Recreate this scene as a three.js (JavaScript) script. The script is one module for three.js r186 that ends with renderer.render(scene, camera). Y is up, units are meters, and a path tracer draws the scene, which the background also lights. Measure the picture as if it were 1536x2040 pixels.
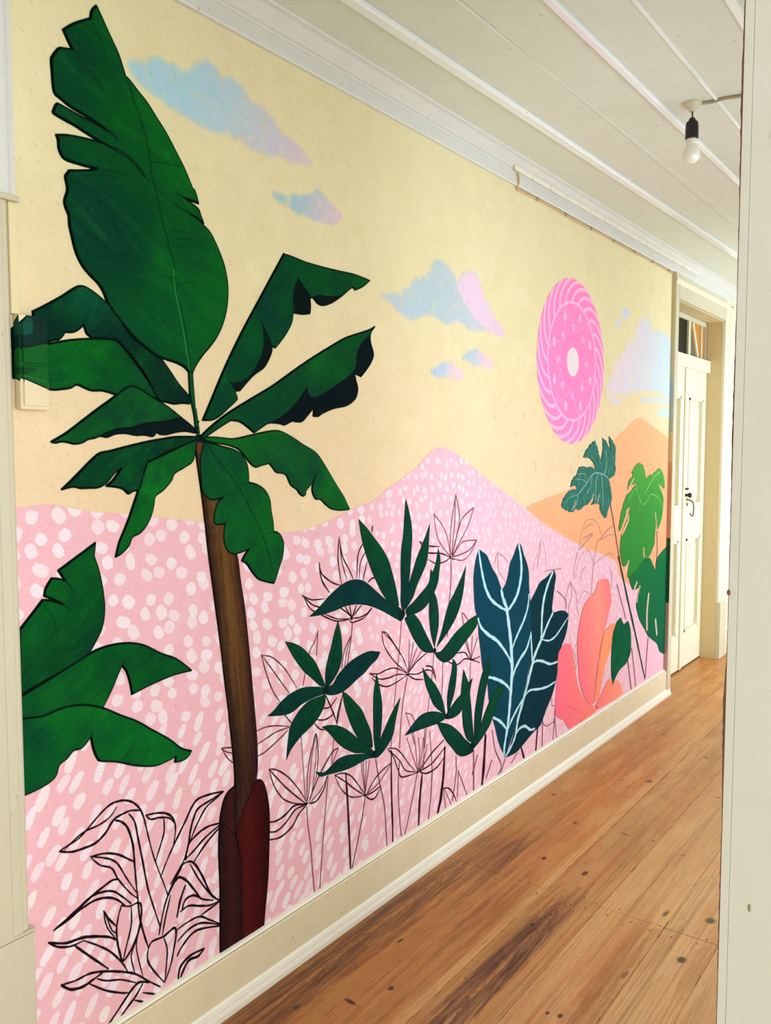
import * as THREE from 'three';
import { RoundedBoxGeometry } from 'three/addons/geometries/RoundedBoxGeometry.js';
import { mergeGeometries } from 'three/addons/utils/BufferGeometryUtils.js';
import { RectAreaLightUniformsLib } from 'three/addons/lights/RectAreaLightUniformsLib.js';

// ---------- camera, sky, light, exposure ----------
// x runs down the corridor, y is up, the mural wall is the plane z = 0 and the camera stands in a doorway at z = 1.74
const scene = new THREE.Scene();
const rad = THREE.MathUtils.degToRad;
const EYE = new THREE.Vector3(0, 1.59, 1.74), YAW = rad(35.84), PITCH = rad(-4.02);
const camera = new THREE.PerspectiveCamera(2 * Math.atan(1020 / 1700) * 180 / Math.PI, 1536 / 2040, 0.02, 60);
camera.position.copy(EYE);
camera.lookAt(EYE.x + Math.cos(YAW) * Math.cos(PITCH), EYE.y + Math.sin(PITCH), EYE.z - Math.sin(YAW) * Math.cos(PITCH));

const renderer = new THREE.WebGLRenderer({ antialias: true });
renderer.toneMapping = THREE.LinearToneMapping;
renderer.toneMappingExposure = 1.0;
renderer.shadowMap.enabled = true;
scene.background = new THREE.Color().setRGB(0.9, 1.0, 1.12);
RectAreaLightUniformsLib.init();
function skylight(w, h, x, y, z, tx, ty, tz, level) {       // daylight through one window, or the added fill, the size of its opening
  const l = new THREE.RectAreaLight(new THREE.Color().setRGB(0.885, 1.0, 1.11), level, w, h);
  l.name = 'window_or_fill_light'; l.position.set(x, y, z); l.lookAt(tx, ty, tz); scene.add(l);
}
const ROOM_WINDOW = { x0: -1.9, x1: 1.5, y0: 0.45, y1: 2.5, z: 4.6 };
const HALL_WINDOW = { x0: 5.5, x1: 7.8, y0: 0.06, y1: 2.5, z: 1.8 };
const FILL_WINDOW = { x0: 1.9, x1: 4.1, y0: 0.4, y1: 2.45, z: 1.8 };  // unseen window, added to light the mural evenly from the front
skylight(3.4, 2.05, -0.2, 1.475, 4.55, -0.2, 1.475, 0, 8.8);
skylight(2.3, 2.44, 6.65, 1.28, 1.78, 6.65, 1.28, 0, 3.7);
skylight(2.2, 2.05, 3.0, 1.425, 1.78, 3.0, 1.425, 0, 2.0);  // added fill at the made-up middle window

// ---------- helpers ----------
let seed = 7;
const rnd = () => { seed = (seed + 0x6d2b79f5) | 0; let t = Math.imul(seed ^ (seed >>> 15), 1 | seed); t = (t + Math.imul(t ^ (t >>> 7), 61 | t)) ^ t; return ((t ^ (t >>> 14)) >>> 0) / 4294967296; };
const between = (a, b) => a + (b - a) * rnd();
const taken = new Map();
function numbered(name) { const n = taken.get(name) ?? 0; taken.set(name, n + 1); return n ? name + '_' + String(n).padStart(3, '0') : name; }
function mesh(name, geometry, material, parent = scene) {
  const m = new THREE.Mesh(geometry, material);
  m.name = parent === scene ? numbered(name) : name; m.castShadow = m.receiveShadow = true; parent.add(m); return m;
}
function group(name, parent = scene) { const g = new THREE.Group(); g.name = parent === scene ? numbered(name) : name; parent.add(g); return g; }
function structure(o) { o.userData.kind = 'structure'; return o; }
function thing(o, label, category, grp) { o.userData.label = label; o.userData.category = category; if (grp) o.userData.group = grp; return o; }
function bx(x0, x1, y0, y1, z0, z1, r = 0) {
  const w = x1 - x0, h = y1 - y0, d = z1 - z0;
  const g = r ? new RoundedBoxGeometry(w, h, d, 2, r) : new THREE.BoxGeometry(w, h, d);
  g.translate((x0 + x1) / 2, (y0 + y1) / 2, (z0 + z1) / 2); return g;
}
function merged(list) { return mergeGeometries(list.map((g) => { const n = g.index ? g.toNonIndexed() : g; return n; })); }
function profileAlongX(points, x0, x1) {                                      // points [z, y] of a moulding's section, run along x
  const s = new THREE.Shape(points.map(([z, y]) => new THREE.Vector2(z, y)));
  const g = new THREE.ExtrudeGeometry(s, { depth: x1 - x0, bevelEnabled: false });
  g.rotateY(-Math.PI / 2);                                                    // (z, y, t) -> x = -t
  g.scale(-1, 1, 1);
  const idx = g.index; if (!idx) { const p = g.attributes.position, n = g.attributes.normal, u = g.attributes.uv;
    for (let i = 0; i < p.count; i += 3) for (const a of [p, n, u]) { const k = a.itemSize; for (let c = 0; c < k; c++) { const t = a.array[(i + 1) * k + c]; a.array[(i + 1) * k + c] = a.array[(i + 2) * k + c]; a.array[(i + 2) * k + c] = t; } } }
  g.computeVertexNormals();
  g.translate(x0, 0, 0); return g;
}
function profileUp(points, y0, y1) {                                          // points [x, z] of a section, run upwards
  const s = new THREE.Shape(points.map(([x, z]) => new THREE.Vector2(x, -z)));
  const g = new THREE.ExtrudeGeometry(s, { depth: y1 - y0, bevelEnabled: false });
  g.rotateX(-Math.PI / 2); g.translate(0, y0, 0); return g;
}
function tube(points, r, seg = 40) { return new THREE.TubeGeometry(new THREE.CatmullRomCurve3(points.map((p) => new THREE.Vector3(...p))), seg, r, 8); }
function canvasOf(w, h) { const c = document.createElement('canvas'); c.width = w; c.height = h; return c; }
function textureOf(c, srgb = true) { const t = new THREE.CanvasTexture(c); if (srgb) t.colorSpace = THREE.SRGBColorSpace; t.wrapS = t.wrapT = THREE.ClampToEdgeWrapping; t.magFilter = THREE.LinearFilter; return t; }
function grainCanvas(size, lo, hi, passes) {                                  // layered grey noise that tiles
  const c = canvasOf(size, size), x = c.getContext('2d');
  x.fillStyle = `rgb(${(lo + hi) >> 1},${(lo + hi) >> 1},${(lo + hi) >> 1})`; x.fillRect(0, 0, size, size);
  for (const [n, r, a] of passes) for (let i = 0; i < n; i++) {
    const v = Math.round(between(lo, hi)), px = between(0, size), py = between(0, size), rr = between(r * 0.4, r);
    x.fillStyle = `rgba(${v},${v},${v},${a})`;
    for (const ox of [0, -size, size]) for (const oy of [0, -size, size]) { if (px + ox < -rr || px + ox > size + rr || py + oy < -rr || py + oy > size + rr) continue; x.beginPath(); x.arc(px + ox, py + oy, rr, 0, 7); x.fill(); }
  }
  const t = textureOf(c, false); t.wrapS = t.wrapT = THREE.RepeatWrapping; return t;
}
const plasterBump = grainCanvas(512, 60, 200, [[900, 30, 0.12], [5000, 5, 0.2], [9000, 2, 0.3]]);
function paintColour(rgb, spread, chips) {                                    // old oil paint: faint blotches, brush drag and a few chips
  const size = 512, c = canvasOf(size, size), x = c.getContext('2d');
  x.fillStyle = `rgb(${rgb})`; x.fillRect(0, 0, size, size);
  for (let i = 0; i < 700; i++) { const d = between(-spread, spread); x.fillStyle = `rgba(${rgb.map((v) => Math.round(v + d)).join(',')},0.25)`; x.beginPath(); x.ellipse(between(0, size), between(0, size), between(2, 26), between(2, 26), 0, 0, 7); x.fill(); }
  for (let i = 0; i < chips; i++) { x.fillStyle = `rgba(${Math.round(between(110, 150))},${Math.round(between(100, 130))},80,${between(0.15, 0.5)})`; x.beginPath(); x.ellipse(between(0, size), between(0, size), between(0.6, 2.2), between(0.5, 3), between(0, 3), 0, 7); x.fill(); }
  const t = textureOf(c); t.wrapS = t.wrapT = THREE.RepeatWrapping; return t;
}
function boxUV(g, k = 1) {                                                    // uv in metres from the face each triangle points along
  g = g.index ? g.toNonIndexed() : g; g.computeVertexNormals();
  const p = g.attributes.position, n = g.attributes.normal, u = new Float32Array(p.count * 2);
  for (let i = 0; i < p.count; i++) { const ax = Math.abs(n.getX(i)), ay = Math.abs(n.getY(i)), az = Math.abs(n.getZ(i));
    const [a, b] = ay >= ax && ay >= az ? [p.getX(i), p.getZ(i)] : ax >= az ? [p.getZ(i), p.getY(i)] : [p.getX(i), p.getY(i)];
    u[2 * i] = a * k; u[2 * i + 1] = b * k; }
  g.setAttribute('uv', new THREE.BufferAttribute(u, 2)); return g;
}
const std = (o) => new THREE.MeshStandardMaterial(o);
const M = {
  ceiling: std({ map: paintColour([216, 220, 204], 7, 50), roughness: 0.5 }),
  batten: std({ map: paintColour([238, 241, 238], 4, 20), roughness: 0.16 }),
  crown: std({ map: paintColour([217, 217, 209], 8, 140), roughness: 0.45 }),
  base: std({ map: paintColour([226, 212, 176], 8, 50), roughness: 0.5 }),
  shoe: std({ map: paintColour([238, 233, 214], 6, 40), roughness: 0.32 }),
  casing: std({ map: paintColour([204, 196, 168], 6, 60), roughness: 0.45 }),
  door: std({ map: paintColour([228, 221, 194], 5, 40), roughness: 0.42 }),
  jamb: std({ map: paintColour([202, 203, 192], 5, 20), roughness: 0.5 }),
  reveal: std({ map: paintColour([208, 188, 140], 8, 60), roughness: 0.6 }),
  wall: std({ color: 0xe6dcc0, roughness: 0.9, bumpMap: plasterBump, bumpScale: 0.001 }),
  plain: std({ color: 0xe2dccb, roughness: 0.9 }),
  dark: std({ color: 0x33291f, roughness: 0.9 }),
  worn: std({ color: 0x6b4436, roughness: 0.8 }),
};

const OUTLINES = {
  cloud1: '1358,2522 1384,2530 1406,2532 1425,2550 1453,2560 1476,2558 1504,2561 1533,2557 1556,2579 1585,2601 1620,2609 1647,2599 1657,2583 1698,2596 1734,2585 1768,2566 1812,2559 1848,2544 1869,2523 1901,2511 1955,2498 1989,2481 2023,2463 1955,2451 1889,2451 1827,2440 1766,2444 1728,2453 1671,2454 1617,2447 1573,2447 1540,2456 1498,2461 1467,2470 1435,2478 1405,2485 1378,2500',
  cloud2: '1853,2338 1875,2339 1897,2340 1914,2341 1934,2348 1954,2351 1978,2355 1999,2362 2014,2372 2029,2377 2048,2390 2066,2390 2082,2382 2097,2376 2113,2364 2133,2356 2149,2348 2165,2343 2162,2328 2145,2312 2119,2303 2094,2303 2069,2306 2038,2301 2013,2306 1983,2303 1960,2303 1937,2308 1911,2312 1889,2319 1864,2325',
  cloud3: '2381,2123 2430,2128 2471,2139 2501,2137 2519,2160 2556,2171 2581,2197 2619,2217 2664,2224 2684,2256 2710,2287 2751,2300 2792,2300 2828,2280 2864,2264 2886,2238 2908,2268 2945,2289 2999,2300 3038,2285 3062,2254 3095,2216 3128,2189 3162,2161 3205,2135 3257,2104 3275,2090 3214,2079 3155,2088 3073,2087 2979,2078 2940,2091 2881,2095 2802,2082 2760,2091 2718,2099 2665,2097 2613,2080 2556,2066 2519,2078 2471,2092 2441,2112',
  cloudrose: '2886,2236 2908,2268 2945,2289 2999,2300 3038,2285 3062,2254 3095,2216 3128,2189 3162,2161 3205,2135 3257,2104 3275,2090 3214,2083 3097,2098 3009,2134 2947,2172 2901,2210',
  cloud4: '2700,1891 2741,1907 2775,1924 2803,1930 2846,1930 2875,1917 2913,1905 2951,1887 2906,1876 2847,1878 2790,1877 2734,1877',
  cloud5: '2923,1961 2965,1982 3003,1996 3034,2008 3074,1996 3115,1980 3174,1957 3149,1937 3084,1938 3027,1939 2973,1952',
  cloud6: '4433,1943 4508,1984 4528,2027 4571,2076 4626,2114 4706,2155 4722,2199 4775,2217 4849,2229 4859,2273 4894,2321 4957,2341 4994,2368 5046,2381 5101,2368 5130,2335 5160,2298 5243,2321 5329,2326 5410,2326 5497,2278c 5522,1943c 5400,1946 5282,1963 5114,1958 4955,1951 4804,1931 4708,1913 4614,1916 4522,1915',
  cloud7: '4625,2347 4670,2378 4717,2386 4754,2376 4755,2351 4696,2335',
  cloud8: '4537,2290 4570,2305 4616,2304 4611,2285 4572,2274',
  cloud9: '4939,1888 4996,1915 5063,1919 5144,1918 5255,1933 5372,1925 5522,1943c 5526,1894c 5375,1890 5202,1891 5065,1887',
  cloud10: '5242,1816 5291,1842 5362,1863 5437,1862 5528,1865c 5532,1812c 5395,1810',
  cloud11: '4430,1886 4479,1901 4558,1888 4627,1875 4651,1863 4583,1848 4525,1858',
  orangehill: '3475,1336c 3574,1356 3709,1373 3875,1394 3991,1414 4174,1495 4438,1596 4594,1672 4728,1719 4836,1766 4950,1790 5053,1778 5196,1747 5366,1708 5524,1676c 5615,463c 4553,748c 3887,1064 3640,1205 3475,1307',
  pinkhill: '952,1472c 1033,1470 1125,1471 1213,1451 1319,1439 1435,1421 1544,1406 1653,1382 1770,1355 1881,1348 2006,1354 2130,1379 2249,1409 2342,1425 2400,1456 2504,1494 2604,1535 2665,1575 2719,1599 2775,1608 2832,1600 2911,1572 3036,1518 3180,1460 3322,1402 3487,1336 3637,1270 3775,1220 3953,1161 4076,1123 4192,1087 4326,1059 4481,1020 4631,966 4713,867 5213,683c 5735,543c 5787,-253c 905,67c',
  leaf2: '1033,1852c 1053,1868 1060,1872 1084,1885 1085,1897c 1111,1912 1152,1937 1188,1962 1206,1971 1224,1970 1248,1960 1278,1942 1296,1929 1345,1872 1420,1830 1438,1825c 1460,1802 1492,1766 1525,1737 1529,1717c 1499,1717 1478,1714 1454,1717 1422,1725 1388,1777 1351,1818 1315,1850 1294,1859 1235,1856c 1221,1864 1215,1878 1212,1883c 1198,1871 1183,1864 1164,1862c 1156,1851 1147,1843c 1127,1838 1066,1813 1036,1803c',
  leaf3: '1035,1803c 1065,1812 1102,1825 1152,1839 1198,1849 1252,1856 1294,1858c 1315,1847 1351,1811 1388,1771 1414,1735 1422,1725c 1364,1723 1298,1728c 1262,1735 1231,1734 1211,1739 1191,1745 1175,1737 1155,1733 1127,1730 1093,1737 1060,1746 1034,1750c',
  bigleaf: '1268,2617c 1279,2601 1292,2581 1309,2556 1326,2531 1337,2506 1345,2486c 1357,2481 1382,2463 1408,2445 1434,2420 1465,2390 1496,2352 1524,2316 1549,2275 1557,2270 1569,2241c 1518,2243c 1565,2228 1575,2213 1586,2193c 1539,2206c 1560,2202 1583,2189 1607,2175 1625,2153 1643,2125 1658,2095 1667,2062 1670,2032 1667,1995 1658,1960 1644,1928 1625,1899 1602,1873 1579,1851 1557,1826 1543,1805 1539,1795c 1526,1800c 1509,1812 1485,1820 1456,1825 1421,1833 1390,1849 1360,1867 1331,1890 1303,1918 1285,1936 1277,1948c 1269,1966 1255,1984 1232,2001 1212,2020 1197,2046 1188,2078 1182,2104 1181,2124 1174,2139 1171,2155 1179,2181 1175,2205 1176,2212 1186,2225c 1235,2238 1259,2248c 1209,2246 1177,2247 1166,2254 1160,2267 1159,2283 1155,2294c 1185,2302 1230,2308 1271,2310 1311,2305c 1281,2310 1244,2318 1202,2329 1173,2334 1151,2339 1148,2342c 1155,2358 1161,2364c 1186,2360 1222,2354 1258,2349 1292,2341c 1265,2351 1232,2359 1193,2367 1165,2378 1154,2383 1150,2397 1148,2431 1147,2452 1150,2461 1162,2479 1171,2487 1187,2491 1201,2495c 1191,2509 1179,2529c 1198,2546 1218,2561 1251,2582c 1253,2596 1259,2607',
  leaf4: '1122,1613c 1159,1633 1199,1660 1240,1688 1283,1716 1312,1737 1331,1748 1346,1751 1364,1747 1402,1729 1454,1706 1498,1680 1536,1657 1553,1640c 1538,1642 1510,1645 1477,1641 1448,1635 1428,1636 1418,1641c 1406,1630 1381,1633 1354,1632 1324,1636 1295,1634 1270,1626 1251,1628 1235,1623 1218,1620 1201,1612 1181,1609 1165,1612 1149,1614 1133,1611',
  leaf4dark: '1253,1629c 1263,1634 1296,1645 1340,1650 1381,1661 1437,1667 1482,1676 1498,1680c 1536,1657 1553,1640c 1538,1642 1510,1645 1477,1641 1448,1635 1428,1636 1418,1641c 1406,1630 1381,1633 1354,1632 1324,1636 1295,1634 1270,1626',
  leaf5: '1145,1505c 1169,1524 1196,1547 1223,1570 1248,1587 1280,1593 1324,1603 1384,1615 1440,1624 1481,1629 1536,1630 1557,1628c 1535,1617 1501,1607 1459,1594 1419,1578 1385,1565c 1377,1547 1367,1515 1358,1495c 1343,1494 1328,1488 1314,1499 1296,1505 1265,1509c 1282,1521 1296,1536 1308,1551c 1289,1539 1271,1521 1256,1511 1239,1506 1215,1506 1195,1506 1175,1510',
  leaf6: '1551,1623c 1501,1607 1455,1590 1415,1575 1385,1564c 1375,1540 1363,1509 1350,1479 1335,1445 1319,1412 1303,1382 1296,1368 1286,1336c 1302,1342 1325,1359 1337,1380 1360,1389 1379,1405 1395,1429 1404,1454 1410,1478 1437,1494 1462,1516 1474,1535 1508,1551 1536,1567 1544,1597c',
  leaf7: '1896,2171c 1938,2169 1995,2164 2078,2163 2165,2165 2237,2167 2317,2161c 2277,2135 2236,2118c 2223,2124 2203,2113 2171,2091 2120,2062 2077,2047 2047,2049 2029,2062 2011,2060c 2014,2035 2011,2013c 1976,2007 1934,2006c 1928,1976 1903,1940 1875,1911 1856,1894c 1842,1897c 1838,1875 1811,1836 1775,1814 1750,1796 1712,1762c 1691,1759c 1700,1741 1695,1732 1666,1711 1633,1688 1605,1677 1572,1675c 1597,1719 1654,1820 1717,1919 1804,2042 1851,2108',
  leaf7darka: '2014,2066c 1977,2094 1955,2113c 1937,2077 1932,2039 1937,2006c 1976,2007 2011,2013c',
  leaf7darkb: '2020,2063c 2053,2076 2102,2078 2171,2091c 2120,2062 2077,2047 2047,2049',
  leaf7darkc: '1797,1960c 1805,1922 1796,1871 1750,1807 1691,1782 1667,1787c 1691,1759c 1712,1762 1750,1796 1775,1814 1811,1836 1838,1875 1842,1897c 1823,1931',
  leaf8: '1564,1631c 1587,1649 1628,1676 1680,1705 1774,1750 1847,1785 1946,1840 2022,1880 2100,1918 2177,1954 2236,1974 2311,1997 2346,2013c 2322,1988 2319,1961 2336,1921 2325,1894 2300,1867 2269,1840c 2232,1848c 2239,1826 2249,1798 2235,1764 2189,1741 2124,1729 2068,1711 2050,1702 2024,1701c 2027,1727c 2002,1706 1973,1684 1945,1682 1928,1683 1894,1671 1873,1674 1830,1675 1804,1665 1765,1645c 1738,1661 1708,1675 1675,1678c 1628,1655 1587,1633 1569,1621c',
  leaf8dark: '2320,1986c 2270,1952 2242,1912 2236,1871 2202,1839 2131,1803 2051,1766 2009,1760 1992,1790c 1945,1742 1889,1702 1825,1674c 1873,1674 1894,1671 1928,1683 1945,1682 1973,1684 2002,1706 2027,1727c 2024,1701c 2050,1702 2068,1711 2124,1729 2189,1741 2235,1764 2249,1798 2239,1826 2232,1848c 2269,1840c 2300,1867 2325,1894 2336,1921 2319,1961',
  leaf9: '1573,1629c 1618,1630 1684,1627 1747,1637 1803,1647 1856,1653 1889,1648 1933,1632 1978,1612 2037,1587 2079,1547 2123,1498 2174,1444 2177,1439 2204,1402c 2163,1401 2112,1408 2081,1424 2056,1441 2032,1444 2017,1466 2018,1489 2033,1520c 2009,1488 1988,1471 1985,1459 1973,1455 1956,1464 1945,1476 1917,1492 1895,1523 1857,1530 1841,1543 1825,1557c 1794,1551 1768,1547 1743,1562 1724,1580 1699,1599 1657,1610 1620,1614 1579,1621c',
  leaf10: '1575,1617c 1565,1594 1558,1567 1560,1534 1563,1493 1576,1472 1594,1462 1617,1462 1640,1466c 1621,1453 1610,1433 1605,1410 1607,1397 1620,1392 1646,1393c 1641,1373 1640,1348 1649,1323 1666,1309 1690,1305 1737,1313c 1719,1295 1710,1283c 1729,1272 1748,1249 1774,1224 1805,1212 1841,1202c 1850,1218 1867,1254 1878,1276 1884,1313 1876,1336 1860,1351 1841,1355c 1839,1384 1831,1418 1826,1451 1808,1478 1778,1495 1740,1504c 1740,1530 1733,1559 1714,1583 1685,1596 1647,1604 1611,1611',
  bigstem: '1525,1802c 1539,1795c 1542,1756 1546,1710 1549,1703 1554,1674 1560,1640c 1547,1640c 1542,1683 1535,1713 1529,1742 1528,1729 1527,1761',
  lleaf1: '1230,1375c 1225,1344c 1237,1310 1246,1269 1251,1226 1249,1193 1240,1163 1222,1136 1204,1112c 1170,1100 1114,1082 1027,1057c 1031,1200c 1062,1231 1088,1258c 1109,1254 1138,1242c 1122,1252 1093,1267c 1098,1285 1112,1304c 1130,1301 1147,1294c 1130,1320c 1177,1346',
  lleaf2: '1027,1051c 1104,1077 1170,1101 1225,1118 1275,1122 1323,1117 1368,1102 1419,1072 1468,1048 1519,1007c 1459,1008 1385,999 1325,987c 1320,1017 1310,1048 1297,1066c 1284,1044 1265,1011 1240,975c 1183,972 1101,981 1025,1001c',
  lleaf3: '1025,1002c 1040,1000 1080,995 1118,1000 1154,1000 1180,996 1207,988 1246,970 1288,944 1337,916 1383,882 1439,841 1480,805 1514,788c 1501,775 1479,771 1457,775c 1460,789c 1433,785 1396,784 1361,793 1326,806 1278,829 1232,845 1221,855 1211,879 1204,913c 1191,900 1177,892 1157,892 1140,879 1119,869 1111,849 1097,838 1065,830 1019,826c',
  a1: '1890,1016c 1923,1006 1963,985 1998,955 2028,925 2058,874 2077,837c 2049,847 2009,880 1974,908 1939,946 1911,983',
  a2: '2142,1039c 2158,990 2162,944 2161,910 2141,872 2096,837 2077,837c 2077,882 2090,924 2109,966 2122,1001',
  a3: '2374,892c 2356,872 2319,857 2284,838 2242,825 2201,809 2160,799 2115,801 2083,809c 2083,831 2115,836 2141,860 2194,887 2249,901 2312,906',
  a4: '1811,808c 1837,818 1870,837 1910,851 1962,857 2015,849 2077,833c 2083,815 2039,815 2003,813 1961,807 1920,794 1881,794',
  a5: '2077,810c 2073,780 2051,753 2020,732 1984,717 1960,708 1931,692 1908,675 1890,652c 1894,687 1900,720 1908,749 1932,775 1961,795 2003,809',
  b1: '2164,800c 2194,781 2234,745 2269,711 2297,664 2319,623 2330,575 2326,563c 2283,588 2248,620 2214,668 2193,708 2173,756',
  b2: '2354,819c 2371,766 2385,709 2385,654 2378,602 2363,561 2345,553c 2337,595 2335,650 2334,703 2337,756',
  b3: '2498,700c 2482,658 2466,615 2451,573 2408,539 2363,521 2337,526c 2348,557 2370,577 2401,610 2431,643 2462,672',
  b4: '2060,708c 2095,704 2140,690 2186,665 2234,628 2283,588 2326,558c 2341,536 2283,558 2227,576 2173,607 2133,639 2095,679',
  b5: '2341,525c 2297,533 2255,531 2199,530 2139,536 2087,544 2050,549 2028,570c 2068,556 2107,567 2139,578 2186,577 2248,563 2312,545',
  c1: '2002,1077c 2048,1098 2098,1128 2156,1153 2202,1164 2250,1162 2291,1148 2349,1111 2400,1077 2446,1053 2501,1027c 2517,992 2501,981c 2446,1008 2393,1034 2327,1061 2256,1079 2188,1084 2123,1077 2060,1074',
  c2: '2254,1365c 2299,1332 2342,1294 2385,1256 2423,1212 2446,1165 2469,1108 2489,1042c 2477,1030 2446,1048 2415,1071 2385,1101 2356,1140 2327,1183 2299,1233 2278,1278 2264,1322',
  c3: '2531,1420c 2551,1378 2568,1326 2572,1275 2566,1216 2560,1161 2552,1107 2549,1042c 2517,1010c 2501,1049 2502,1113 2500,1177 2504,1240 2516,1294 2523,1356',
  c4: '2692,1320c 2686,1275 2682,1224 2669,1177 2640,1138 2606,1100 2581,1061 2549,1033 2533,1022c 2541,1057 2557,1115 2581,1159 2606,1203 2647,1255',
  c5: '2752,1222c 2766,1177 2758,1129 2749,1092 2727,1060 2692,1027 2649,1004 2598,995 2541,995c 2533,1017 2581,1038 2623,1060 2674,1087 2691,1108 2700,1146 2709,1135 2731,1161',
  c6: '2525,986c 2557,997 2582,996 2624,961 2658,917 2693,872 2729,824c 2685,831 2641,848 2599,885 2565,928',
  d1: '2718,1062c 2741,1029 2755,974 2755,920 2737,869 2729,841c 2706,889 2693,940 2688,989 2694,1036',
  d2: '2961,1132c 2952,1087 2942,1037 2919,979 2885,934 2838,896 2783,861 2742,841c 2773,887 2800,942 2828,992 2875,1036 2922,1085',
  d3: '3056,917c 3056,880 3015,850 2955,820 2897,790 2840,770 2793,772 2747,799 2729,822c 2774,818 2820,839 2876,869 2944,893 3004,910',
  g1: '3062,1191c 3126,1161 3153,1132 3181,1097 3221,1060 3250,1018 3267,993c 3301,1017 3324,1059 3340,1101 3375,1137 3404,1173 3422,1184 3447,1170 3473,1127 3506,1084 3526,1036 3530,977 3542,906 3551,816 3561,697 3550,640 3514,530 3478,450 3430,375 3382,318 3312,238c 3252,320 3217,397 3193,447 3159,533 3141,624 3113,662 3096,703 3085,759 3068,826 3058,896 3034,952 3025,1016 3022,1083 3037,1144',
  g2: '3796,1023c 3818,989 3806,942 3787,871 3781,829 3803,813 3875,811 3935,799 3974,777c 3968,724 3940,672 3897,629 3869,577 3856,530 3836,471 3802,416 3760,376 3706,328 3666,289 3586,274 3471,241 3409,229 3312,235c 3359,278 3430,375 3490,465 3526,539 3550,640 3561,697 3551,816 3542,903c 3593,940 3645,980 3713,996',
  e1: '2644,781c 2685,738 2730,699 2766,656 2790,616 2809,561c 2767,586 2722,622 2695,663 2668,708',
  e2: '2863,771c 2892,739 2888,679 2874,631 2842,578 2828,556c 2822,618 2836,676 2854,722',
  e3: '2530,552c 2575,577 2626,598 2686,599 2749,584 2814,557c 2814,545 2758,539 2696,543 2609,549',
  e4: '2814,555c 2842,573 2889,597 2933,612c 2937,565 2919,538 2861,532 2814,542',
  f1: '2947,710c 2978,660 2988,647c 3018,658c 3003,622 2999,597 3010,537 3021,470 3038,380c 2981,412 2950,468 2939,528 2933,597 2928,614 2936,664',
  f2: '2749,541c 2805,524 2862,497 2920,455 2961,418 3023,374c 3023,347 2952,350 2902,372 2863,409 2815,453 2777,499',
  f3: '3155,724c 3167,672 3146,623 3125,568 3105,502 3085,432 3043,373c 3037,423 3041,502 3056,562 3081,626 3113,678',
  f4: '3288,563c 3271,534 3237,514 3204,467 3172,425 3117,391 3054,365 3002,353 2952,350c 3002,380 3074,424 3127,486 3170,530 3225,567',
  h1: '3839,290c 3831,344 3840,421 3849,493 3857,590 3874,611 3914,629 3967,630 4010,613 4030,577 4056,525 4077,460 4105,391 4146,335 4227,266 4309,227 4393,188c 4217,175 4039,162c 3977,202 3939,242 3892,264',
  h4: '4545,321c 4621,299 4683,280 4732,240 4766,186c 4582,183 4393,188c 4350,217c 4432,263 4502,309',
  h3: '4627,623c 4559,629 4487,610 4459,593c 4419,535 4388,459 4363,383 4346,305 4315,237c 4377,244 4417,289 4456,363 4496,426 4552,482 4579,533 4606,584',
  h2: '4437,902c 4487,892 4517,870 4535,818 4552,771 4539,729 4512,689 4485,649 4458,610 4432,571 4406,521 4380,471 4362,410 4351,347 4340,296 4322,246 4295,231c 4213,283 4158,348 4123,413 4108,489 4092,570 4095,646 4118,709 4141,757 4191,807 4268,832 4321,852 4360,895',
  n1: '4710,642c 4751,600 4783,597 4823,603 4858,565 4877,509 4881,443 4867,399 4805,358 4711,343 4650,315 4606,285 4600,270c 4582,319 4571,394 4574,478 4578,550 4605,596 4649,628',
  m1: '4279,1647c 4314,1611 4343,1570 4364,1544c 4390,1596 4388,1638 4382,1668c 4436,1649 4465,1623 4495,1601c 4486,1639 4477,1673c 4536,1645 4575,1613 4570,1569 4572,1526 4581,1487 4546,1458 4482,1444c 4505,1403 4529,1353 4524,1315 4483,1280 4463,1243 4428,1237 4385,1264 4363,1291 4368,1315c 4300,1318 4247,1317c 4273,1338 4278,1358c 4220,1330 4156,1312 4094,1296 4044,1303 3996,1291 3924,1305 3872,1327 3888,1355 3933,1387 3992,1400 4059,1402c 4040,1420 3973,1420c 4002,1453 4050,1477 4073,1506 4110,1516 4174,1510 4238,1509 4292,1503c 4264,1534 4223,1555 4171,1563 4133,1563c 4170,1601 4233,1632',
  m2: '4957,1530c 5018,1515 5054,1485 5083,1431c 5144,1448 5233,1464 5315,1487 5383,1467 5426,1410 5434,1354c 5351,1385c 5392,1337 5415,1286 5410,1223 5386,1162 5332,1116 5304,1106c 5291,1168 5269,1213c 5283,1138 5269,1078 5263,1029 5229,989 5168,952 5088,948 5022,889 4958,837 4877,800c 4825,853 4799,885 4827,957c 4772,940 4725,939 4691,988 4673,1040 4678,1079 4699,1133 4758,1186 4818,1256 4833,1275c 4770,1258 4741,1215 4696,1173 4660,1142 4651,1165 4663,1214 4706,1284 4750,1333 4796,1354 4859,1380 4923,1401c 4858,1403 4794,1382 4771,1371c 4792,1427 4855,1454 4837,1472 4884,1505',
  m3: '5080,944c 5178,940 5254,883 5303,846c 5326,925 5575,997c 5594,742 5614,477 5632,236c 5447,299c 5406,319 5355,374 5248,424 5182,455 5116,509 5024,579 4978,640 4958,690 5012,784c 4894,782 4824,866c 4954,892 5020,920',
  trunkL: '1672,640c 1645,631 1628,611 1617,579 1612,551 1608,502 1607,448 1610,378 1609,283 1606,137c 1691,136c 1694,342 1690,415 1681,452 1672,489c 1670,553',
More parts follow.
